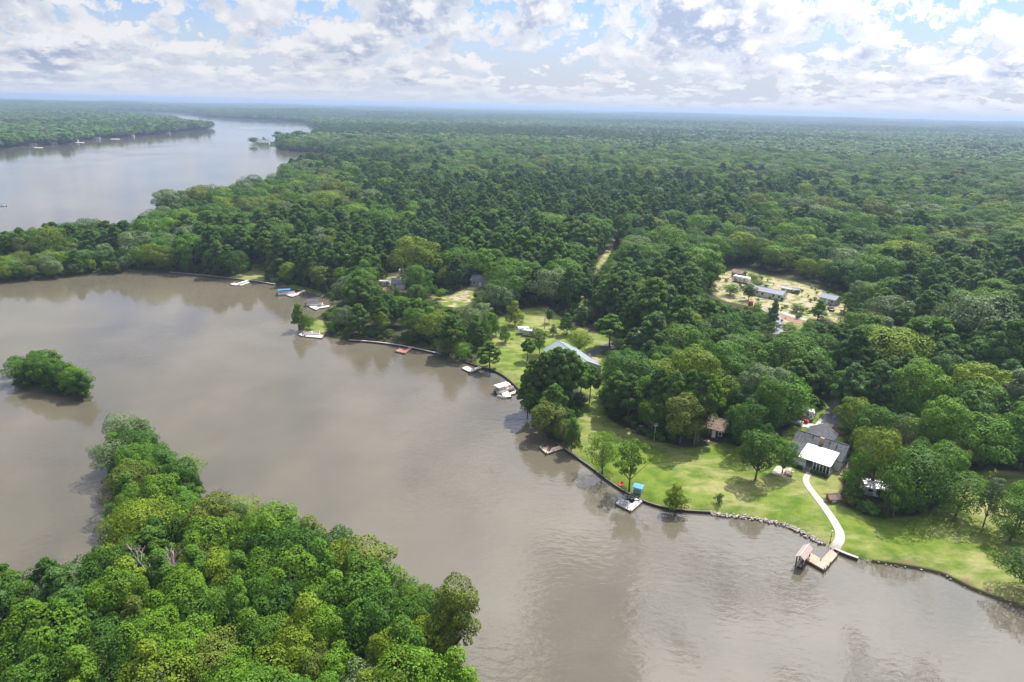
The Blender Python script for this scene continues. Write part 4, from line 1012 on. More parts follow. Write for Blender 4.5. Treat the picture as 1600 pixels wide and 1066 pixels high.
def main_house():
    zg = G(1272, 733).z; a, b, rz, ln = heading((1246.7, 713), (1298, 729.8), zg + 2.75)
    ex = Vector((math.cos(rz), math.sin(rz))); ey = Vector((-ex.y, ex.x)); dep = 4.4
    org = a + ey * dep                                   # left end of the porch where it meets the house
    o = thing('lake_house', 'grey-shingled lake house with a long bright white porch roof and concrete path', 'house', (org.x, org.y, zg), rz)
    Lx = ln; x0, x1 = -2.9, Lx + .8
    MB().prism_x([(0, -.6), (8.4, -.6), (8.4, 3.0), (4.2, 5.15), (0, 3.0)], x0, x1).build('wall', M['siding'], o)
    rf = gable_roof(MB(), x0, x1, 0, 8.4, 3.12, 5.3, .5).build('roof', M['shingle'], o)
    MB().box(x0 - .55, x1 + .55, 4.06, 4.34, 5.26, 5.36).build('ridge_cap', M['shingle'], rf)
    ch = MB().box(Lx * .33, Lx * .33 + .9, 2.2, 2.9, 3.9, 5.9).build('chimney', M['brick'], rf)
    for xx, yy in ((Lx * .08, 3.4), (Lx * .62, 3.0), (Lx * .85, 2.6), (Lx * .95, 5.2)): MB().tube([(xx, yy, 4.2), (xx, yy, 5.35)], .12, 6).build('vent_pipe', M['black'], rf)
    # garage wing behind the left end
    MB().prism_y([(x0 + .1, -.6), (x0 + 6.3, -.6), (x0 + 6.3, 2.8), (x0 + 3.2, 4.5), (x0 + .1, 2.8)], 8.403, 13.6).build('garage_wing', M['siding'], o)
    g = MB(); xm = x0 + 3.2
    g.prism_y([(x0 - .4, 2.66), (xm, 4.5), (x0 + 6.8, 2.66), (x0 + 6.8, 2.84), (xm, 4.72), (x0 - .4, 2.84)], 5.2, 14.1).build('garage_roof', M['shingle'], o)
    door(o, xm, 13.6, 0, 4.6, 2.2, 0, 1)
    # left bay with a lower hip
    MB().box(x0 + .05, -.05, -dep + 1.2, -.003, -.6, 2.6).build('left_bay', M['siding'], o)
    MB().add([(x0 - .4, -dep + .7, 2.62), (.1, -dep + .7, 2.62), (.1, 1.2, 3.75), (x0 - .4, 1.2, 3.75), (x0 - .4, -dep + .7, 2.48), (.1, -dep + .7, 2.48), (.1, 1.2, 3.6), (x0 - .4, 1.2, 3.6)],
             [(0, 1, 2, 3), (7, 6, 5, 4), (0, 4, 5, 1), (1, 5, 6, 2), (2, 6, 7, 3), (3, 7, 4, 0)]).build('left_bay_roof', M['shingle'], o)
    # porch under the white metal roof
    t0, t1 = 2.75, 4.05
    pr = MB().add([(0.12, -dep, t0), (Lx, -dep, t0), (Lx, 1.35, t1), (0.12, 1.35, t1), (0.12, -dep, t0 - .14), (Lx, -dep, t0 - .14), (Lx, 1.35, t1 - .14), (0.12, 1.35, t1 - .14)],
                  [(0, 1, 2, 3), (7, 6, 5, 4), (0, 4, 5, 1), (1, 5, 6, 2), (2, 6, 7, 3), (3, 7, 4, 0)]).build('porch_roof', M['whitemetal'], o)
    k = .5
    while k < Lx - .2:
        MB().add([(k, -dep, t0 + .003), (k + .06, -dep, t0 + .003), (k + .06, 1.35, t1 + .003), (k, 1.35, t1 + .003), (k, -dep, t0 + .05), (k + .06, -dep, t0 + .05), (k + .06, 1.35, t1 + .05), (k, 1.35, t1 + .05)],
                 [(4, 5, 6, 7), (0, 1, 5, 4), (1, 2, 6, 5), (2, 3, 7, 6), (3, 0, 4, 7)]).build('roof_seam', M['whitemetal'], pr); k += .9
    MB().box(.2, Lx - .1, -dep + .35, -.003, -.5, .55).build('porch_floor', M['greysiding'], o)
    sx = Lx * .34
    MB().box(.25, sx - .6, -dep + .45, -dep + .55, .553, 1.3).build('sunroom_wall', M['trim'], o)
    n = 4
    for i in range(n):
        xx = .25 + (sx - .85) * (i + .5) / n; window(o, xx, -dep + .5, 1.85, (sx - .85) / n - .1, 1.05, 0, -1)
    for i in range(6):
        xx = sx + 1.0 + (Lx - sx - 1.2) * i / 5; MB().box(xx - .07, xx + .07, -dep + .42, -dep + .56, .553, 2.58).build('post', M['trim'], o)
    MB().box(sx + 1.0, Lx - .2, -dep + .47, -dep + .51, .56, 2.5).build('porch_screen', M['glass'], o)
    for i in range(4): MB().box(sx - .5, sx + .8, -dep + .3 - .32 * (i + 1), -dep + .3 - .32 * i, -.4, .42 - .14 * i).build('step', M['brick'], o)
    for xx in (sx - .55, sx + .85): MB().tube([(xx, -dep + .3, 1.4), (xx, -dep - 1.0, .9), (xx, -dep - 1.0, -.2)], .04, 5).build('handrail', M['trim'], o)
    window(o, x1, 2.6, 1.6, 1.1, 1.3, 1, 0); window(o, x1, 6, 1.6, 1.1, 1.3, 1, 0)
    for xx in (3.5, 6, 9): window(o, xx + x0 + 4, 8.4, 1.6, 1.1, 1.2, 0, 1)
    door(o, Lx - 1.4, 8.4, .05, .95, 2.0, 0, 1)
    # terrace on the right-hand end
    MB().box(x1 + .01, x1 + 2.6, -1.5, 4.5, -.5, .2).build('terrace', M['brick'], o)
    def W(x, y, z=0): return (org.x + ex.x * x + ey.x * y, org.y + ex.y * x + ey.y * y, zg + z)
    # things by the house
    def hedge(x_a, x_b, y_, lab, h_):
        L = [(x, y_ + random.uniform(-.1, .1), h_ * .45, h_ * .55) for x in np.arange(x_a, x_b, .5)]
        rng = np.random.default_rng(int(x_a * 10) + 5); V = lobes_to_cards(rng, L, 420, .14, np.array([0, 0, -3.]), .5)
        h = bpy.data.objects.new('hedge', crown_mesh('hedge', V, rng)); COL.objects.link(h); h.location = W(0, 0); h.rotation_euler = (0, 0, rz); h['tint'] = [.05, .11, .018]
        tag(h, lab, 'hedge')
    hedge(sx + 1.3, Lx - .2, -dep - .5, 'clipped green hedge along the right half of the white-roofed porch', 1.0)
    hedge(-.2, sx - 1.0, -dep - .4, 'low green hedge along the left half of the white-roofed porch', .8)
    tb = thing('patio_umbrella', 'folded pale patio umbrella on the terrace beside the white-roofed house', 'umbrella', W(x1 + 1.4, 1.0, .2), rz)
    MB().tube([(0, 0, 0), (0, 0, 2.3)], .04, 6).build('pole', M['trim'], tb); MB().tube([(0, 0, .9), (0, 0, 1.3), (0, 0, 2.4)], [.22, .2, .04], 8).build('canopy', M['trim'], tb); MB().tube([(0, 0, 0), (0, 0, .1)], .3, 8).build('base', M['metal'], tb)
    sh = thing('garden_shed', 'small grey lean-to shed at the right end of the white-roofed house', 'shed', W(x1 + 3.6, 3.4), rz)
    MB().box(-1, 1, -1.3, 1.3, -.4, 2.0).build('wall', M['siding'], sh); MB().add([(-1.2, -1.5, 2.0), (1.2, -1.5, 2.0), (1.2, 1.5, 2.5), (-1.2, 1.5, 2.5), (-1.2, -1.5, 1.9), (1.2, -1.5, 1.9), (1.2, 1.5, 2.4), (-1.2, 1.5, 2.4)],
        [(0, 1, 2, 3), (7, 6, 5, 4), (0, 4, 5, 1), (1, 5, 6, 2), (2, 6, 7, 3), (3, 7, 4, 0)]).build('roof', M['bluegrey'], sh); door(sh, 0, -1.3, .02, .8, 1.7, 0, -1, M['greysiding'])
main_house()

def house_by_ridge(name, label, p, q, ztop, W, hw, hr, wallm, roofm, **kw):
    """ridge ends seen at pixels p and q, ztop above the ground"""
    zg = G((p[0] + q[0]) / 2, (p[1] + q[1]) / 2 + 20).z; a, b, rz, ln = heading(p, q, zg + ztop); c = (a + b) / 2
    return house(name, label, (c.x, c.y, hz(c.x, c.y)), rz, ln - .9, W, hw, hr, wallm, roofm, **kw), rz
h2, rz2 = house_by_ridge('lakeside_house', 'long house with pale green metal roof half hidden by the pine clump', (872.5, 532), (917.5, 564.5), 5.4, 10.5, 3.0, 2.3, M['siding'], M['greenmetal'], nwin=5, doors=((-2, -1),))
door(h2, h2.children[0].bound_box[6][0], 0, .05, 4.6, 2.2, 1, 0, M['greysiding'])
house_by_ridge('cabin', 'brown-roofed cabin with dark porch and pale posts under the tall pines', (1107, 650), (1141, 659), 4.0, 6.5, 2.5, 1.5, M['darkwood'], M['brownroof'], nwin=3, cat='cabin')
def at(px, py): p = G(px, py); return (p.x, p.y, p.z)
def head(p, q): a, b = G(*p), G(*q); return math.atan2(b.y - a.y, b.x - a.x)
MH = head((1181, 462.5), (1219, 470))
house('mobile_home', 'long white mobile home with grey roof in the upper clearing', at(1199, 463), MH, 14.5, 5.6, 2.5, 1.1, M['siding'], M['bluegrey'], nwin=6, doors=((1.0, -1),), cat='house')
house('shed', 'small shed with red-brown gable roof at the top of the upper clearing', at(1154, 433), MH - .1, 5.2, 4.4, 2.4, 1.1, M['brownwood'], M['brownroof'], nwin=2, cat='shed')
house('shed', 'grey-roofed pale shed at the right end of the upper clearing', at(1296, 474), MH - .15, 6.6, 5.2, 2.6, 1.2, M['greysiding'], M['bluegrey'], nwin=3, cat='shed')
house('chicken_coop', 'small low grey coop left of its twin behind the mobile home', at(1229, 455), MH, 4.2, 2.4, 1.5, .5, M['greysiding'], M['greysiding'], nwin=2, cat='coop')
house('chicken_coop', 'small low brownish coop right of its twin behind the mobile home', at(1241, 457), MH, 4.0, 2.6, 1.5, .5, M['brownwood'], M['bluegrey'], nwin=2, cat='coop')
house('greenhouse', 'pale plastic-roofed shelter at the left edge of the upper clearing', at(1101, 428), MH + .3, 5.5, 3.6, 2.1, .9, M['siding'], M['whitemetal'], nwin=2, cat='shelter')
house('clearing_house', 'grey-roofed house in the small left clearing behind the shore grove', at(628, 449), .15, 8.6, 6.5, 2.7, 1.6, M['siding'], M['bluegrey'], nwin=3)
house('field_house', 'grey-roofed house at the far end of the pale grass field', at(753, 445), -.2, 8.4, 6.4, 2.7, 1.7, M['greysiding'], M['bluegrey'], nwin=3)
house('hidden_house', 'blue-grey roof peeping through the dense trees near the right edge', at(1487, 619), .5, 9, 6.5, 2.7, 1.5, M['siding'], M['bluegrey'], nwin=3)
house('well_house', 'tiny brown-roofed well house beside the footpath on the lawn', at(1300, 782), .1, 1.9, 1.7, 1.1, .5, M['brownwood'], M['brownroof'], nwin=1, cat='shed', win=False)
house('pale_shed', 'white-roofed shed on a deck between the trees right of the lake house', at(1366, 770), -.35, 4.6, 3.2, 2.1, .5, M['greysiding'], M['whitemetal'], nwin=2, cat='shed')
house('point_house', 'grey-roofed house alone on the far grassy point in the lake', at(414, 226.3), .1, 17, 11, 4.0, 5.0, M['greysiding'], M['bluegrey'], nwin=4, chimney=3)
for i, (px, py, lab) in enumerate([(52, 227.0, 'tiny white house at the waterline, leftmost on the far left shore'), (84, 225.6, 'tiny white boathouse on the far left shore beside the leftmost house'), (118, 222.2, 'tiny pale house by the sandy bend of the far left shore'),
        (152, 216.9, 'tiny pale house right of the sandy bend on the far left shore'), (206, 213.0, 'tiny pale house midway along the far left shore'), (262, 207.8, 'tiny pale house near the end of the far left shore')]):
    house('shore_house', lab, at(px, py), .2, 10, 7, 2.8, 2.0, M['greysiding'], M['bluegrey'] if i % 2 else M['brownroof'], nwin=3, group='houses on the far left shore')

# ------------------------------------------------------------------ vehicles
def vehicle(name, label, cat, px, py, rz, paint, Lc=4.6, Wc=1.85, H=1.5, style='suv'):
    o = thing(name, label, cat, at(px, py), rz); x = Lc / 2; y = Wc / 2; hb = H * .58
    b = MB().prism_y([(-x, .35), (x, .35), (x + .05, hb * .8), (x - .15, hb), (-x + .1, hb), (-x - .03, hb * .75)], -y, y); b.build('body', paint, o)
    if style == 'pickup': prof = [(-.55, hb), (1.2, hb), (.55, H), (-.45, H)]
    elif style == 'sedan': prof = [(-1.6, hb), (1.2, hb), (.45, H), (-.95, H)]
    else: prof = [(-x + .12, hb), (1.15, hb), (.5, H), (-x + .4, H)]
    cab = MB().prism_y([(p[0], p[1] + .002) for p in prof], -y + .12, y - .12).build('cabin', paint, o)
    s = .04; ins = [(prof[0][0] + .25, hb + .08), (prof[1][0] - .32, hb + .08), (prof[2][0] - .05, H - .12), (prof[3][0] + .1, H - .12)]
    for sy in (-1, 1): MB().prism_y(ins, sy * (y - .12) - .02, sy * (y - .12) + .02).build('side_window', M['glass'], cab)
    p1, p2 = prof[1], prof[2]; d = Vector((p2[0] - p1[0], 0, p2[1] - p1[1])); nn = Vector((-d.z, 0, d.x)).normalized() * -.02
    a, b2 = Vector((p1[0], 0, p1[1])) + d * .12, Vector((p1[0], 0, p1[1])) + d * .9
    MB().add([(a.x - nn.x, -y + .25, a.z - nn.z), (a.x - nn.x, y - .25, a.z - nn.z), (b2.x - nn.x, y - .3, b2.z - nn.z), (b2.x - nn.x, -y + .3, b2.z - nn.z), (a.x + nn.x, -y + .25, a.z + nn.z), (a.x + nn.x, y - .25, a.z + nn.z), (b2.x + nn.x, y - .3, b2.z + nn.z), (b2.x + nn.x, -y + .3, b2.z + nn.z)],
             [(0, 1, 2, 3), (7, 6, 5, 4), (0, 4, 5, 1), (1, 5, 6, 2), (2, 6, 7, 3), (3, 7, 4, 0)]).build('windscreen', M['glass'], cab)
    for sx in (-.32, .32):
        for sy in (-1, 1):
            w = MB().tube([(sx * Lc, sy * (y - .2), .33), (sx * Lc, sy * (y + .02), .33)], .33, 12).build('wheel', M['black'], o); MB().tube([(sx * Lc, sy * (y - .05), .33), (sx * Lc, sy * (y + .04), .33)], .19, 8).build('rim', M['metal'], w)
    for sy in (-1, 1): MB().box(x - .06, x + .07, sy * (y - .3) - .2, sy * (y - .3) + .2, hb * .68, hb * .85).build('headlight', M['trim'], o)
    return o
def camper(name, label, px, py, rz, Lc, Wc, H, paint=None, cat='camper'):
    o = thing(name, label, cat, at(px, py), rz); x, y = Lc / 2, Wc / 2; paint = paint or M['white']
    MB().prism_y([(-x, .5), (x - .5, .5), (x, 1.1), (x, H - .5), (x - .45, H), (-x + .2, H), (-x, H - .2)], -y, y).build('body', paint, o)
    for k in range(3):
        xx = -x + Lc * (k + .6) / 3.4
        for s in (-1, 1): window(o, xx, s * y, H * .62, .8, .6, 0, s)
    window(o, -x, 0, H * .62, 1.0, .6, -1, 0)
    MB().box(-x + .4, x - .4, -y - .012, y + .012, H * .36, H * .42).build('stripe', M['bluegrey'], o)
    door(o, x * .45, -y, .55, .65, 1.75, 0, -1, M['greysiding'])
    for s in (-1, 1): MB().tube([(-.2, s * (y - .22), .33), (-.2, s * (y + .01), .33)], .33, 10).build('wheel', M['black'], o)
    MB().box(-x * .3, x * .1, -.4, .4, H + .002, H + .22).build('roof_vent', M['trim'], o)
    MB().tube([(x - .1, 0, .55), (x + .9, 0, .5), (x + .9, 0, 0)], .06, 5).build('hitch', M['black'], o)
    return o
vehicle('parked_car', 'silver-white SUV parked on dirt beside the red pickup', 'car', 1239, 661, R(-36), M['silver'], 4.7, 1.9, 1.7)
vehicle('pickup_truck', 'red pickup truck parked between the silver SUV and the white camper', 'pickup', 1247, 657, R(-36), M['red'], 5.2, 1.9, 1.65, 'pickup')
camper('camper_trailer', 'white camper trailer parked behind the red pickup near the driveway', 1252, 652.5, R(-28), 6.2, 2.4, 2.8)
vehicle('parked_car', 'dark car with pale roof parked under trees right of the lake house', 'car', 1400, 697, R(-20), M['dark'], 4.6, 1.85, 1.5)
camper('camper_trailer', 'small white camper on the sunny lawn beside the grey box trailer', 818, 521, R(10), 4.2, 2.2, 2.4)
def box_trailer(label, px, py, rz, Lc, m):
    o = thing('cargo_trailer', label, 'trailer', at(px, py), rz); MB().box(-Lc / 2, Lc / 2, -1.05, 1.05, .45, 2.3).build('body', m, o)
    for s in (-1, 1): MB().tube([(0, s * .9, .32), (0, s * 1.1, .32)], .32, 10).build('wheel', M['black'], o)
    MB().tube([(Lc / 2, 0, .5), (Lc / 2 + 1, 0, .45), (Lc / 2 + 1, 0, 0)], .05, 5).build('hitch', M['black'], o); door(o, -Lc / 2, 0, .5, 1.7, 1.7, -1, 0, M['trim'])
box_trailer('grey box trailer on the sunny lawn right of the small camper', 826, 525, R(-20), 4.0, M['greysiding'])
camper('camper_trailer', 'long white trailer beside the red-brown shed in the upper clearing', 1158, 441.5, MH, 8.0, 2.5, 2.9)
vehicle('parked_car', 'dark car parked below the grey shed in the upper clearing', 'car', 1298, 485, R(80), M['dark'], 4.5, 1.8, 1.45, 'sedan')
vehicle('parked_car', 'dark red car in front of the long mobile home', 'car', 1173, 476, R(70), M['red'], 4.5, 1.8, 1.5)
camper('motorhome', 'long white motorhome under trees behind the left clearing house', 638, 430, R(28), 8.5, 2.5, 3.1)
camper('camper_trailer', 'short white trailer left of the grey-roofed clearing house', 601, 447, R(12), 4.6, 2.3, 2.5)

# ------------------------------------------------------------------ docks, boats and things on them
def quad_up(Q):
    return Q if sum(Q[i - 1][0] * Q[i][1] - Q[i][0] * Q[i - 1][1] for i in range(len(Q))) > 0 else Q[::-1]
def dock(label, quads, m, z=.55, posts=True, cat='dock'):
    C = [Vector((*at_z(*p, z), 0)) for q in quads for p in q]; c = sum(C, Vector()) / len(C)
    d0 = Vector(at_z(*quads[0][1], z)) - Vector(at_z(*quads[0][0], z)); rz = math.atan2(d0.y, d0.x); Mi = Matrix.Rotation(-rz, 3, 'Z')
    o = thing('dock', label, cat, (c.x, c.y, 0), rz); pp = []
    for i, q in enumerate(quads):
        P = quad_up([tuple(Mi @ (Vector((*at_z(*p, z), 0)) - c)) for p in q])
        zz = z - .004 * i
        dk = MB().slab([(p[0], p[1], zz) for p in P], .16).build('deck' if i == 0 else 'walkway', m, o)
        for a, b in zip(P, P[1:] + P[:1]):
            a, b = Vector(a[:2]), Vector(b[:2]); n = Vector(((b - a).y, -(b - a).x)).normalized() * .04
            MB().slab([(*(a - n), zz - .14), (*(a + n), zz - .14), (*(b + n), zz - .14), (*(b - n), zz - .14)][::1], .2).build('fascia', M['post'], dk)
        if posts:
            for p in P:
                if all((Vector(p[:2]) - k).length > .8 for k in pp): pp.append(Vector(p[:2])); MB().tube([(p[0], p[1], -1.2), (p[0], p[1], zz + .45)], .1, 7).build('piling', M['post'], o)
    return o, c, rz
dock('tan board dock at the end of the footpath beside the boathouse', [[(1258, 873.4), (1288, 890.5), (1297, 881), (1266.5, 863.6)], [(1282.5, 875.5), (1292, 886.5), (1309, 866), (1298, 858)]], M['tandeck'], .62)
dock('grey floating dock with a cut-out slip below the blue table', [[(962, 786), (985.5, 798.3), (993.5, 790.5), (972.5, 778.8)], [(981, 794.5), (986.5, 798.3), (1004, 783.2), (996, 778.5)]], M['deck'], .5)
dock('brown board dock with chairs under the round olive shore tree', [[(842.5, 698), (854, 708.8), (865, 705.2), (853, 693.5)], [(856, 708), (880, 700.3), (873.5, 696), (858, 701.3)]], M['browndeck'], .55)
dock('pale L-shaped dock where the pontoon boat is moored', [[(781, 611.5), (788.5, 620.8), (799, 619.6), (793, 610)], [(793, 615), (796, 617), (813, 611.6), (810, 608.8)]], M['whitedeck'], .55)
dock('grey L-shaped dock on the seawall left of the sunny lawn', [[(721.5, 575), (733, 581), (740.5, 577.5), (729.5, 571.8)], [(733, 580.5), (737, 581), (753.5, 574), (749, 571.6)]], M['deck'], .55)
dock('red board dock at the shore grove', [[(617.5, 548.5), (631.5, 551.6), (638, 547), (624, 544.3)], [(630, 551), (633, 551.8), (646.5, 542), (640, 540.8)]], M['reddeck'], .55)
dock('narrow left finger of the grey docks under the tip tree', [[(466.5, 522.5), (473, 525.2), (485, 516), (479, 514.2)]], M['deck'], .5)
dock('wide grey dock crowded with boats under the tip tree', [[(476, 525.5), (503, 528), (508, 520.5), (488, 517.6)]], M['deck'], .45)
dock('white gangway dock holding the navy-canopied pontoon boat', [[(483, 479), (494, 484.2), (500, 481), (490, 476.2)], [(496, 480), (497, 481.8), (515, 479.3), (514, 477)]], M['whitedeck'], .5)
dock('white dock beside the blue-canopied pontoon boat', [[(444, 459.5), (456, 463.5), (468, 459.6), (457, 456.4)], [(462, 458.6), (464, 459.8), (477, 454.2), (474, 453)]], M['whitedeck'], .5)
dock('pale floating dock with two fingers at the left grassy gap', [[(359.5, 444), (368, 445.9), (374, 443.7), (366, 442)], [(369, 443), (371.5, 444), (389, 438.6), (386, 437.6)], [(373.5, 445.2), (376.5, 446.2), (390.5, 441.2), (387.5, 440.4)]], M['whitedeck'], .5)
dock('rotting dark stub of a dock beside the grey L-shaped dock', [[(747, 580), (753, 583), (757, 581), (751, 578)]], M['browndeck'], .35)
for i, (px, py, lab) in enumerate([(60, 231.3, 'tiny pale dock left of the sandy bend on the far left shore'), (125, 223.2, 'tiny sandy landing at the bend of the far left shore'), (180, 217.8, 'tiny pale dock right of the bend on the far left shore')]):
    dock(lab, [[(px - 7, py), (px + 7, py + .4), (px + 7, py - .8), (px - 7, py - .9)]], M['browndeck'], .6, posts=False)

def boathouse():
    z = 3.1; pts = [Vector((*at_z(*p, z), 0)) for p in ((1243.5, 863.5), (1258, 871), (1270.5, 851.5), (1258, 846.7))]; c = sum(pts, Vector()) / 4
    d = (pts[1] - pts[0] + pts[2] - pts[3]) / 2; e = (pts[3] - pts[0] + pts[2] - pts[1]) / 2; rz = math.atan2(e.y, e.x); L, W = e.length, d.length
    o = thing('boathouse', 'small covered boat slip with weathered brown roof at the end of the dock', 'boathouse', (c.x, c.y, 0), rz); x, y = L / 2 - .3, W / 2 - .25
    rf = gable_roof(MB(), -x, x, -y, y, 2.55, 2.95, .35, .12).build('roof', M['weathered'], o); MB().box(-x - .4, x + .4, -.1, .1, 2.94, 3.0).build('ridge_cap', M['cap'], rf)
    for sx in (-1, 0, 1):
        for sy in (-1, 1): MB().box(sx * x - .09, sx * x + .09, sy * y - .09, sy * y + .09, -1.2, 2.5).build('post', M['darkwood'], o)
    for sy in (-1, 1): MB().box(-x, x, sy * y - .06, sy * y + .06, 2.3, 2.5).build('beam', M['cap'], o); MB().box(-x, x, sy * (y - .35) - .3, sy * (y - .35) + .3, .4, .52).build('catwalk', M['tandeck'], o)
    for s in (-1, 1): MB().prism_x([(-y, 2.45), (y, 2.45), (0, 2.82)], s * x - .05, s * x + .05).build('gable_board', M['cap'], o)
boathouse()

def pontoon(label, px, py, rz, canopy, Lb=6.8, Wb=2.5, seat=None):
    p = at_z(px, py, .6); o = thing('pontoon_boat', label, 'boat', (p[0], p[1], 0), rz); x, y = Lb / 2, Wb / 2
    for s in (-1, 1): MB().tube([(-x, s * y * .72, .12), (x - .9, s * y * .72, .12), (x, s * y * .72, .32)], [.32, .32, .08], 9).build('pontoon', M['metal'], o, True)
    MB().box(-x, x - .3, -y, y, .45, .58).build('deck', M['tan'], o)
    MB().box(-x + .25, x - .5, -y, -y + .05, .583, 1.2).build('side_panel', M['white'], o); MB().box(-x + .25, x - .5, y - .05, y, .583, 1.2).build('side_panel', M['white'], o)
    MB().box(x - .5, x - .45, -y, y, .583, 1.2).build('front_gate', M['white'], o)
    for a, b, s in ((-x + .4, -x + 1.9, 1), (-x + .4, -x + 1.6, -1), (x - 2.2, x - .7, 1), (x - 2.2, x - .7, -1)):
        st = MB().box(a, b, s * (y - .35) - .28, s * (y - .35) + .28, .583, .98).build('seat', seat or M['tan'], o); MB().box(a, b, s * (y - .12) - .05, s * (y - .12) + .05, .983, 1.3).build('backrest', seat or M['tan'], st)
    MB().prism_y([(-.4, .583), (.3, .583), (.15, 1.4), (-.25, 1.4)], -.9, -.2).build('console', M['white'], o)
    MB().box(-x - .45, -x - .02, -.25, .25, .1, 1.1).build('outboard_motor', M['dark'], o)
    if canopy:
        for sx in (-x + .5, x * .25):
            for sy in (-1, 1): MB().tube([(sx, sy * (y - .08), .6), (sx, sy * (y - .08), 2.35)], .035, 5).build('canopy_post', M['metal'], o)
        MB().prism_x([(-y, 2.3), (-y * .5, 2.47), (y * .5, 2.47), (y, 2.3), (y, 2.36), (y * .5, 2.54), (-y * .5, 2.54), (-y, 2.36)][::1], -x + .2, x * .45).build('canopy', canopy, o)
    return o
pontoon('white-topped pontoon boat moored at the pale L-shaped dock', 787.5, 609, R(40), M['trim'], 6.5, 2.5)
pontoon('pontoon boat under a bright blue canopy at the left shore dock', 448, 458.5, R(18), M['bluecan'], 7.5, 2.6)
pontoon('pontoon boat under a navy canopy at the white gangway dock', 492, 476, R(4), M['navy'], 7.0, 2.5)
pontoon('uncovered pontoon boat lying at the crowded grey docks', 488, 521.5, R(12), None, 6.0, 2.3)
def small_boat(name, label, px, py, rz, Lb, Wb, hull, inner, zb=0.0, cat='boat', shield=False, seatm=None):
    p = at_z(px, py, zb + .2); o = thing(name, label, cat, (p[0], p[1], zb), rz); x, y = Lb / 2, Wb / 2; mb = MB(); V = []
    st = [(-x, .86, .0), (-x * .3, 1.0, 0), (x * .35, .86, .02), (x * .8, .42, .08), (x, .04, .16)]
    for a, w, lift in st:
        V += [(a, -y * w, .55 + lift), (a, -y * w * .6, -.12 + lift), (a, y * w * .6, -.12 + lift), (a, y * w, .55 + lift)]
    F = [(0, 1, 2, 3), (16, 19, 18, 17)]
    for i in range(4):
        for k in range(3): q = i * 4 + k; F.append((q, q + 4, q + 5, q + 1))
    mb.add(V, F).build('hull', hull, o)
    D = [(a, s * y * w * .93, .42 + l) for a, w, l in st for s in (-1, 1)]
    MB().add(D, [(i * 2, i * 2 + 2, i * 2 + 3, i * 2 + 1)[::-1] for i in range(4)]).build('deck', inner, o)
    for a in (-.45, .05): MB().box(x * a - .18, x * a + .18, -y * .7, y * .7, .44, .66).build('seat', seatm or M['tan'], o)
    if shield:
        MB().add([(x * .3, -y * .75, .55), (x * .3, y * .75, .55), (x * .12, y * .6, 1.05), (x * .12, -y * .6, 1.05), (x * .28, -y * .75, .55), (x * .28, y * .75, .55), (x * .1, y * .6, 1.05), (x * .1, -y * .6, 1.05)], [(0, 1, 2, 3), (7, 6, 5, 4), (0, 3, 7, 4), (1, 5, 6, 2), (3, 2, 6, 7)]).build('windscreen', M['glass'], o)
        MB().box(-x - .35, -x, -.22, .22, .05, .95).build('outboard_motor', M['dark'], o)
    return o
small_boat('jon_boat', 'small grey boat tied at the narrow left finger of the grey docks', 473, 518, R(55), 4.2, 1.5, M['metal'], M['greysiding'])
small_boat('kayak', 'white kayak floating off the corner of the pale L-shaped dock', 784, 621, R(-35), 2.8, .8, M['white'], M['bluegrey'], cat='kayak')
small_boat('jet_ski', 'white jet ski in the slip of the grey floating dock', 984.5, 778.8, R(-25), 2.7, 1.1, M['white'], M['dark'], .1, cat='jet ski', seatm=M['dark'])
small_boat('jet_ski', 'dark jet ski beside the white one in the grey floating dock slip', 989.5, 780.8, R(-25), 2.7, 1.1, M['dark'], M['white'], .1, cat='jet ski', seatm=M['black'])
small_boat('speedboat', 'white speedboat running on the open lake at the left edge', 4, 321.5, R(170), 6.8, 2.4, M['white'], M['tan'], 0, shield=True)
small_boat('speedboat', 'tiny dark boat far out on the lake beyond the grassy point', 441, 194.8, R(80), 8, 2.6, M['dark'], M['dark'], 0, shield=True)
small_boat('canoe', 'blue canoe lying on the bank beside the blue-canopied boat', 517, 452.5, R(-10), 4.6, .9, M['bluep'], M['tan'], hz(*at_z(507, 461, .9)) + .15, cat='canoe')

def chair(label, x, y, z, rz, m, group=None):
    o = thing('lawn_chair', label, 'chair', (x, y, z), rz, group)
    MB().box(-.3, .35, -.3, .3, .34, .40).build('seat', m, o); MB().add([(-.3, -.3, .40), (-.3, .3, .40), (-.6, .3, 1.05), (-.6, -.3, 1.05), (-.24, -.3, .40), (-.24, .3, .40), (-.54, .3, 1.05), (-.54, -.3, 1.05)], [(0, 1, 2, 3), (7, 6, 5, 4), (0, 4, 5, 1), (1, 5, 6, 2), (2, 6, 7, 3), (3, 7, 4, 0)]).build('backrest', m, o)
    for s in (-1, 1):
        MB().box(-.45, .35, s * .36 - .06, s * .36 + .06, .58, .63).build('armrest', m, o); MB().box(.25, .33, s * .34 - .04, s * .34 + .04, 0, .58).build('leg', m, o); MB().box(-.33, -.25, s * .34 - .04, s * .34 + .04, 0, .58).build('leg', m, o)
    return o
for px, py, rz, lab in ((848.5, 698, 200, 'dark wooden chair at the left of the brown board dock'), (853, 697, 240, 'dark wooden chair in the middle of the brown board dock'), (858, 703.5, 160, 'dark wooden chair near the walkway of the brown board dock')):
    p = at_z(px, py, .55); chair(lab, p[0], p[1], .55, R(rz), M['darkwood'], 'chairs on the brown dock')
p = at_z(632, 546.5, .55); chair('dark chair on the red board dock', p[0], p[1], .55, R(200), M['darkwood'])
q = G(969.5, 760); chair('bright red lawn chair under the airy tree by the seawall', q.x, q.y, q.z, R(220), M['redp'])
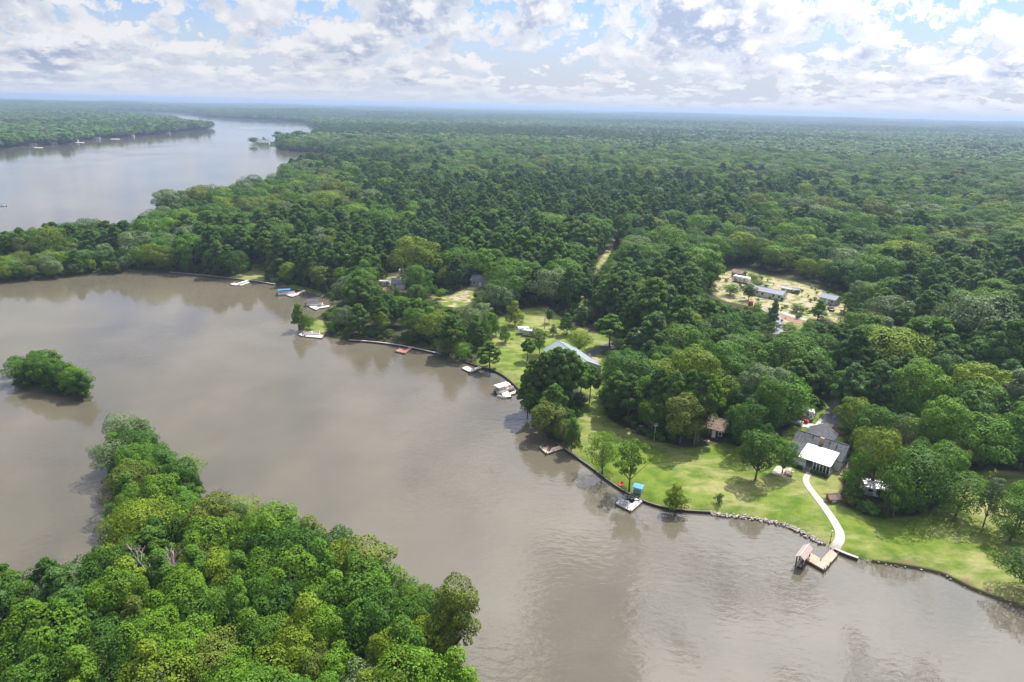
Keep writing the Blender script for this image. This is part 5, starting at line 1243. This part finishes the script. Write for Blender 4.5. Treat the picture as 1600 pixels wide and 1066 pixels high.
#q = G(972.5, 758); chair('second bright red lawn chair behind the first under the airy tree', q.x, q.y, q.z, R(250), M['redp'])
def table(label, x, y, z, rz, m, leg, group=None, roof=None):
    o = thing('picnic_table', label, 'table', (x, y, z), rz, group)
    MB().box(-.95, .95, -.4, .4, .70, .76).build('tabletop', m, o)
    for s in (-1, 1): MB().box(-.95, .95, s * .75 - .14, s * .75 + .14, .42, .47).build('bench', m, o)
    for s in (-1, 1):
        for k in (-1, 1): MB().add([(s * .65 - .04, k * .8 - .05, -.03), (s * .65 + .04, k * .8 - .05, -.03), (s * .65 + .04, k * .8 + .05, -.03), (s * .65 - .04, k * .8 + .05, -.03), (s * .65 - .04, k * .2 - .05, .699), (s * .65 + .04, k * .2 - .05, .699), (s * .65 + .04, k * .2 + .05, .699), (s * .65 - .04, k * .2 + .05, .699)],
            [(3, 2, 1, 0), (4, 5, 6, 7), (0, 1, 5, 4), (1, 2, 6, 5), (2, 3, 7, 6), (3, 0, 4, 7)]).build('leg', leg, o)
    if roof:
        for sx in (-1, 1):
            for sy in (-1, 1): MB().tube([(sx * .98, sy * .92, 0), (sx * .98, sy * .92, 1.68)], .05, 5).build('post', M['trim'], o)
        MB().slab([(-1.1, -1.0, 1.72), (1.1, -1.0, 1.72), (1.1, 1.0, 1.72), (-1.1, 1.0, 1.72)], .06).build('canopy', roof, o)
    return o
q = G(996.5, 770); table('bright blue canopied table at the foot of the airy tree', q.x, q.y, q.z, R(-25), M['bluep'], M['bluep'], roof=M['bluep'])
p = at_z(975, 787, .5); table('small grey table on the grey floating dock', p[0], p[1], .5, R(-28), M['bluegrey'], M['metal'])
q = G(884, 521.5); table('grey picnic table beneath the dark spire tree on the lawn', q.x, q.y, q.z, R(5), M['cap'], M['post'])
q = G(1232, 741); table('weathered picnic table on the concrete patio left of the lake house', q.x, q.y, q.z + .08, R(-30), M['browndeck'], M['post'])

def pole(name, label, cat, px, py, h, arm=False, globe=False, m=None):
    q = G(px, py); o = thing(name, label, cat, (q.x, q.y, q.z), R(20)); m = m or M['post']
    MB().tube([(0, 0, -.4), (0, 0, h)], [.16 if arm else .06, .1 if arm else .045], 8).build('pole', m, o)
    if arm:
        MB().box(-1.1, 1.1, -.06, .06, h - .7, h - .55).build('crossarm', m, o)
        for s in (-1, 0, 1): MB().tube([(s * .95, 0, h - .55), (s * .95, 0, h - .3)], .06, 6).build('insulator', M['trim'], o)
        MB().tube([(.28, 0, h - 2.0), (.28, 0, h - 1.2)], .2, 8).build('transformer', M['metal'], o)
    if globe:
        MB().tube([(0, 0, h), (0, 0, h + .08), (0, 0, h + .32), (0, 0, h + .4)], [.06, .17, .15, .03], 8).build('lamp_globe', M['lampw'], o); MB().tube([(0, 0, 0), (0, 0, .18)], .14, 8).build('base', m, o); MB().box(-.25, .25, -.025, .025, h * .55, h * .6).build('ladder_bar', m, o)
    return o
pole('lamp_post', 'short black lamp post on the lawn beside the footpath near the dock', 'lamp post', 1297, 847.5, 2.4, globe=True, m=M['dark'])
pole('utility_pole', 'wooden utility pole with crossarm behind the sunny middle lawn', 'utility pole', 851, 514, 8.5, arm=True)
pole('utility_pole', 'tall grey utility pole at the woods edge left of the brown cabin', 'utility pole', 1084.5, 694.5, 8.0, arm=True)
def birdhouse(px, py, lab, h):
    q = G(px, py); o = thing('birdhouse', lab, 'birdhouse', (q.x, q.y, q.z), R(15)); MB().tube([(0, 0, -.3), (0, 0, h)], .06, 6).build('pole', M['trim'], o)
    MB().box(-.35, .35, -.3, .3, h, h + .5).build('box', M['trim'], o); gable_roof(MB(), -.35, .35, -.3, .3, h + .52, h + .75, .12, .05).build('roof', M['bluegrey'], o)
birdhouse(1022, 688, 'white birdhouse on a pole at the shaded woods edge of the wide lawn', 4.0)
birdhouse(1017.5, 681, 'white birdhouse behind the first one at the shaded woods edge', 3.6)
def guardrail():
    P = smooth_line([tuple(G(*p)[:2]) for p in CAUSE], 2); P = [Vector(p) for p in P]; c = P[len(P) // 2]
    for side, lab in ((-1, 'pale guardrail on the near side of the causeway road'), (1, 'pale guardrail on the far side of the causeway road')):
        o = thing('guardrail', lab, 'guardrail', (c.x, c.y, 0)); V = []
        for i, p in enumerate(P):
            d = (P[min(i + 1, len(P) - 1)] - P[max(i - 1, 0)]).normalized(); n = Vector((-d.y, d.x)); q = p + n * 3.7 * side; z = hz(q.x, q.y) + .2
            for s, zz in ((-.06, .45), (.06, .45), (.06, .95), (-.06, .95)): V.append((q.x + n.x * s - c.x, q.y + n.y * s - c.y, z + zz))
            if i % 2 == 0: MB().box(q.x - c.x - .08, q.x - c.x + .08, q.y - c.y - .08, q.y - c.y + .08, z - .6, z + .6).build('post', M['post'], o)
        F = []
        for i in range(len(P) - 1):
            a, b = i * 4, i * 4 + 4; F += [(a + k, a + (k + 1) % 4, b + (k + 1) % 4, b + k) for k in range(4)]
        MB().add(V, F).build('rail', M['trim'], o)
guardrail()
vehicle('parked_car', 'white van parked on the causeway road among the trees, left one', 'van', 78, 406.5, R(8), M['white'], 5.6, 2.0, 2.3)
vehicle('parked_car', 'white van parked on the causeway road among the trees, right one', 'van', 178, 399.3, R(8), M['white'], 5.6, 2.0, 2.3)

# ------------------------------------------------------------------ bare trees
def bare_tree(label, px, py, h, spread, seed, m, z=None):
    q = G(px, py); o = thing('bare_tree', label, 'tree', (q.x, q.y, q.z), seed); rng = random.Random(seed); tr, tw = MB(), MB()
    def grow(p, d, ln, r, lvl):
        e = p + d * ln; (tr if lvl < 2 else tw).tube([p, p.lerp(e, .5) + Vector((rng.uniform(-.05, .05),) * 3) * ln, e], [r, r * .8, r * .6], 5 if lvl < 2 else 3)
        if lvl >= 4: return
        for _ in range(4 if lvl else 6):
            nd = (d + Vector((rng.uniform(-1, 1) * spread, rng.uniform(-1, 1) * spread, rng.uniform(-.1, .7)))).normalized(); grow(p.lerp(e, rng.uniform(.5, 1)), nd, ln * rng.uniform(.5, .72), max(r * .58, .035), lvl + 1)
    grow(Vector((0, 0, -.2)), Vector((.03, .05, 1)).normalized(), h * .45, h * .016, 0)
    tr.build('trunk', M_BARK if m is None else m, o); tw.build('branches', m or M_DEAD, o); return o
M_PINK = mat('pale_dead_twigs', (.50, .40, .38), .9, spec=.1, var=.2)
bare_tree('leafless pinkish-grey tree among the green crowns of the near wooded point', 268, 950, 13.5, .9, 4, M_PINK)
bare_tree('leafless whitish tree on the right shore of the narrow wooded spit', 350, 815, 9.0, .8, 9, M_DEAD)
bare_tree('pale dead snag with outstretched limb at the top of the right-hand lawn', 1474, 742, 6.0, 1.0, 12, M_DEAD)
def log(label, p, q, r):
    a, b = G(*p), G(*q); c = (a + b) / 2; o = thing('fallen_log', label, 'log', (c.x, c.y, c.z)); d = b - a
    MB().tube([(-d.x / 2, -d.y / 2, r * .7), (0, 0, r * .9), (d.x / 2, d.y / 2, r * .6)], [r, r * .95, r * .75], 8).build('trunk', M['brownwood'], o); MB().tube([(0, 0, r), (d.y * .15, -d.x * .15 + .2, r + .5)], [r * .4, r * .2], 5).build('branch_stub', M['brownwood'], o)
log('thick reddish fallen log in the shade right of the footpath', (1345, 793), (1366, 800), .32)
log('thin pale log at the clay bank right of the boathouse dock', (1397, 884.5), (1404, 887), .16)
def raft(label, px, py): pass
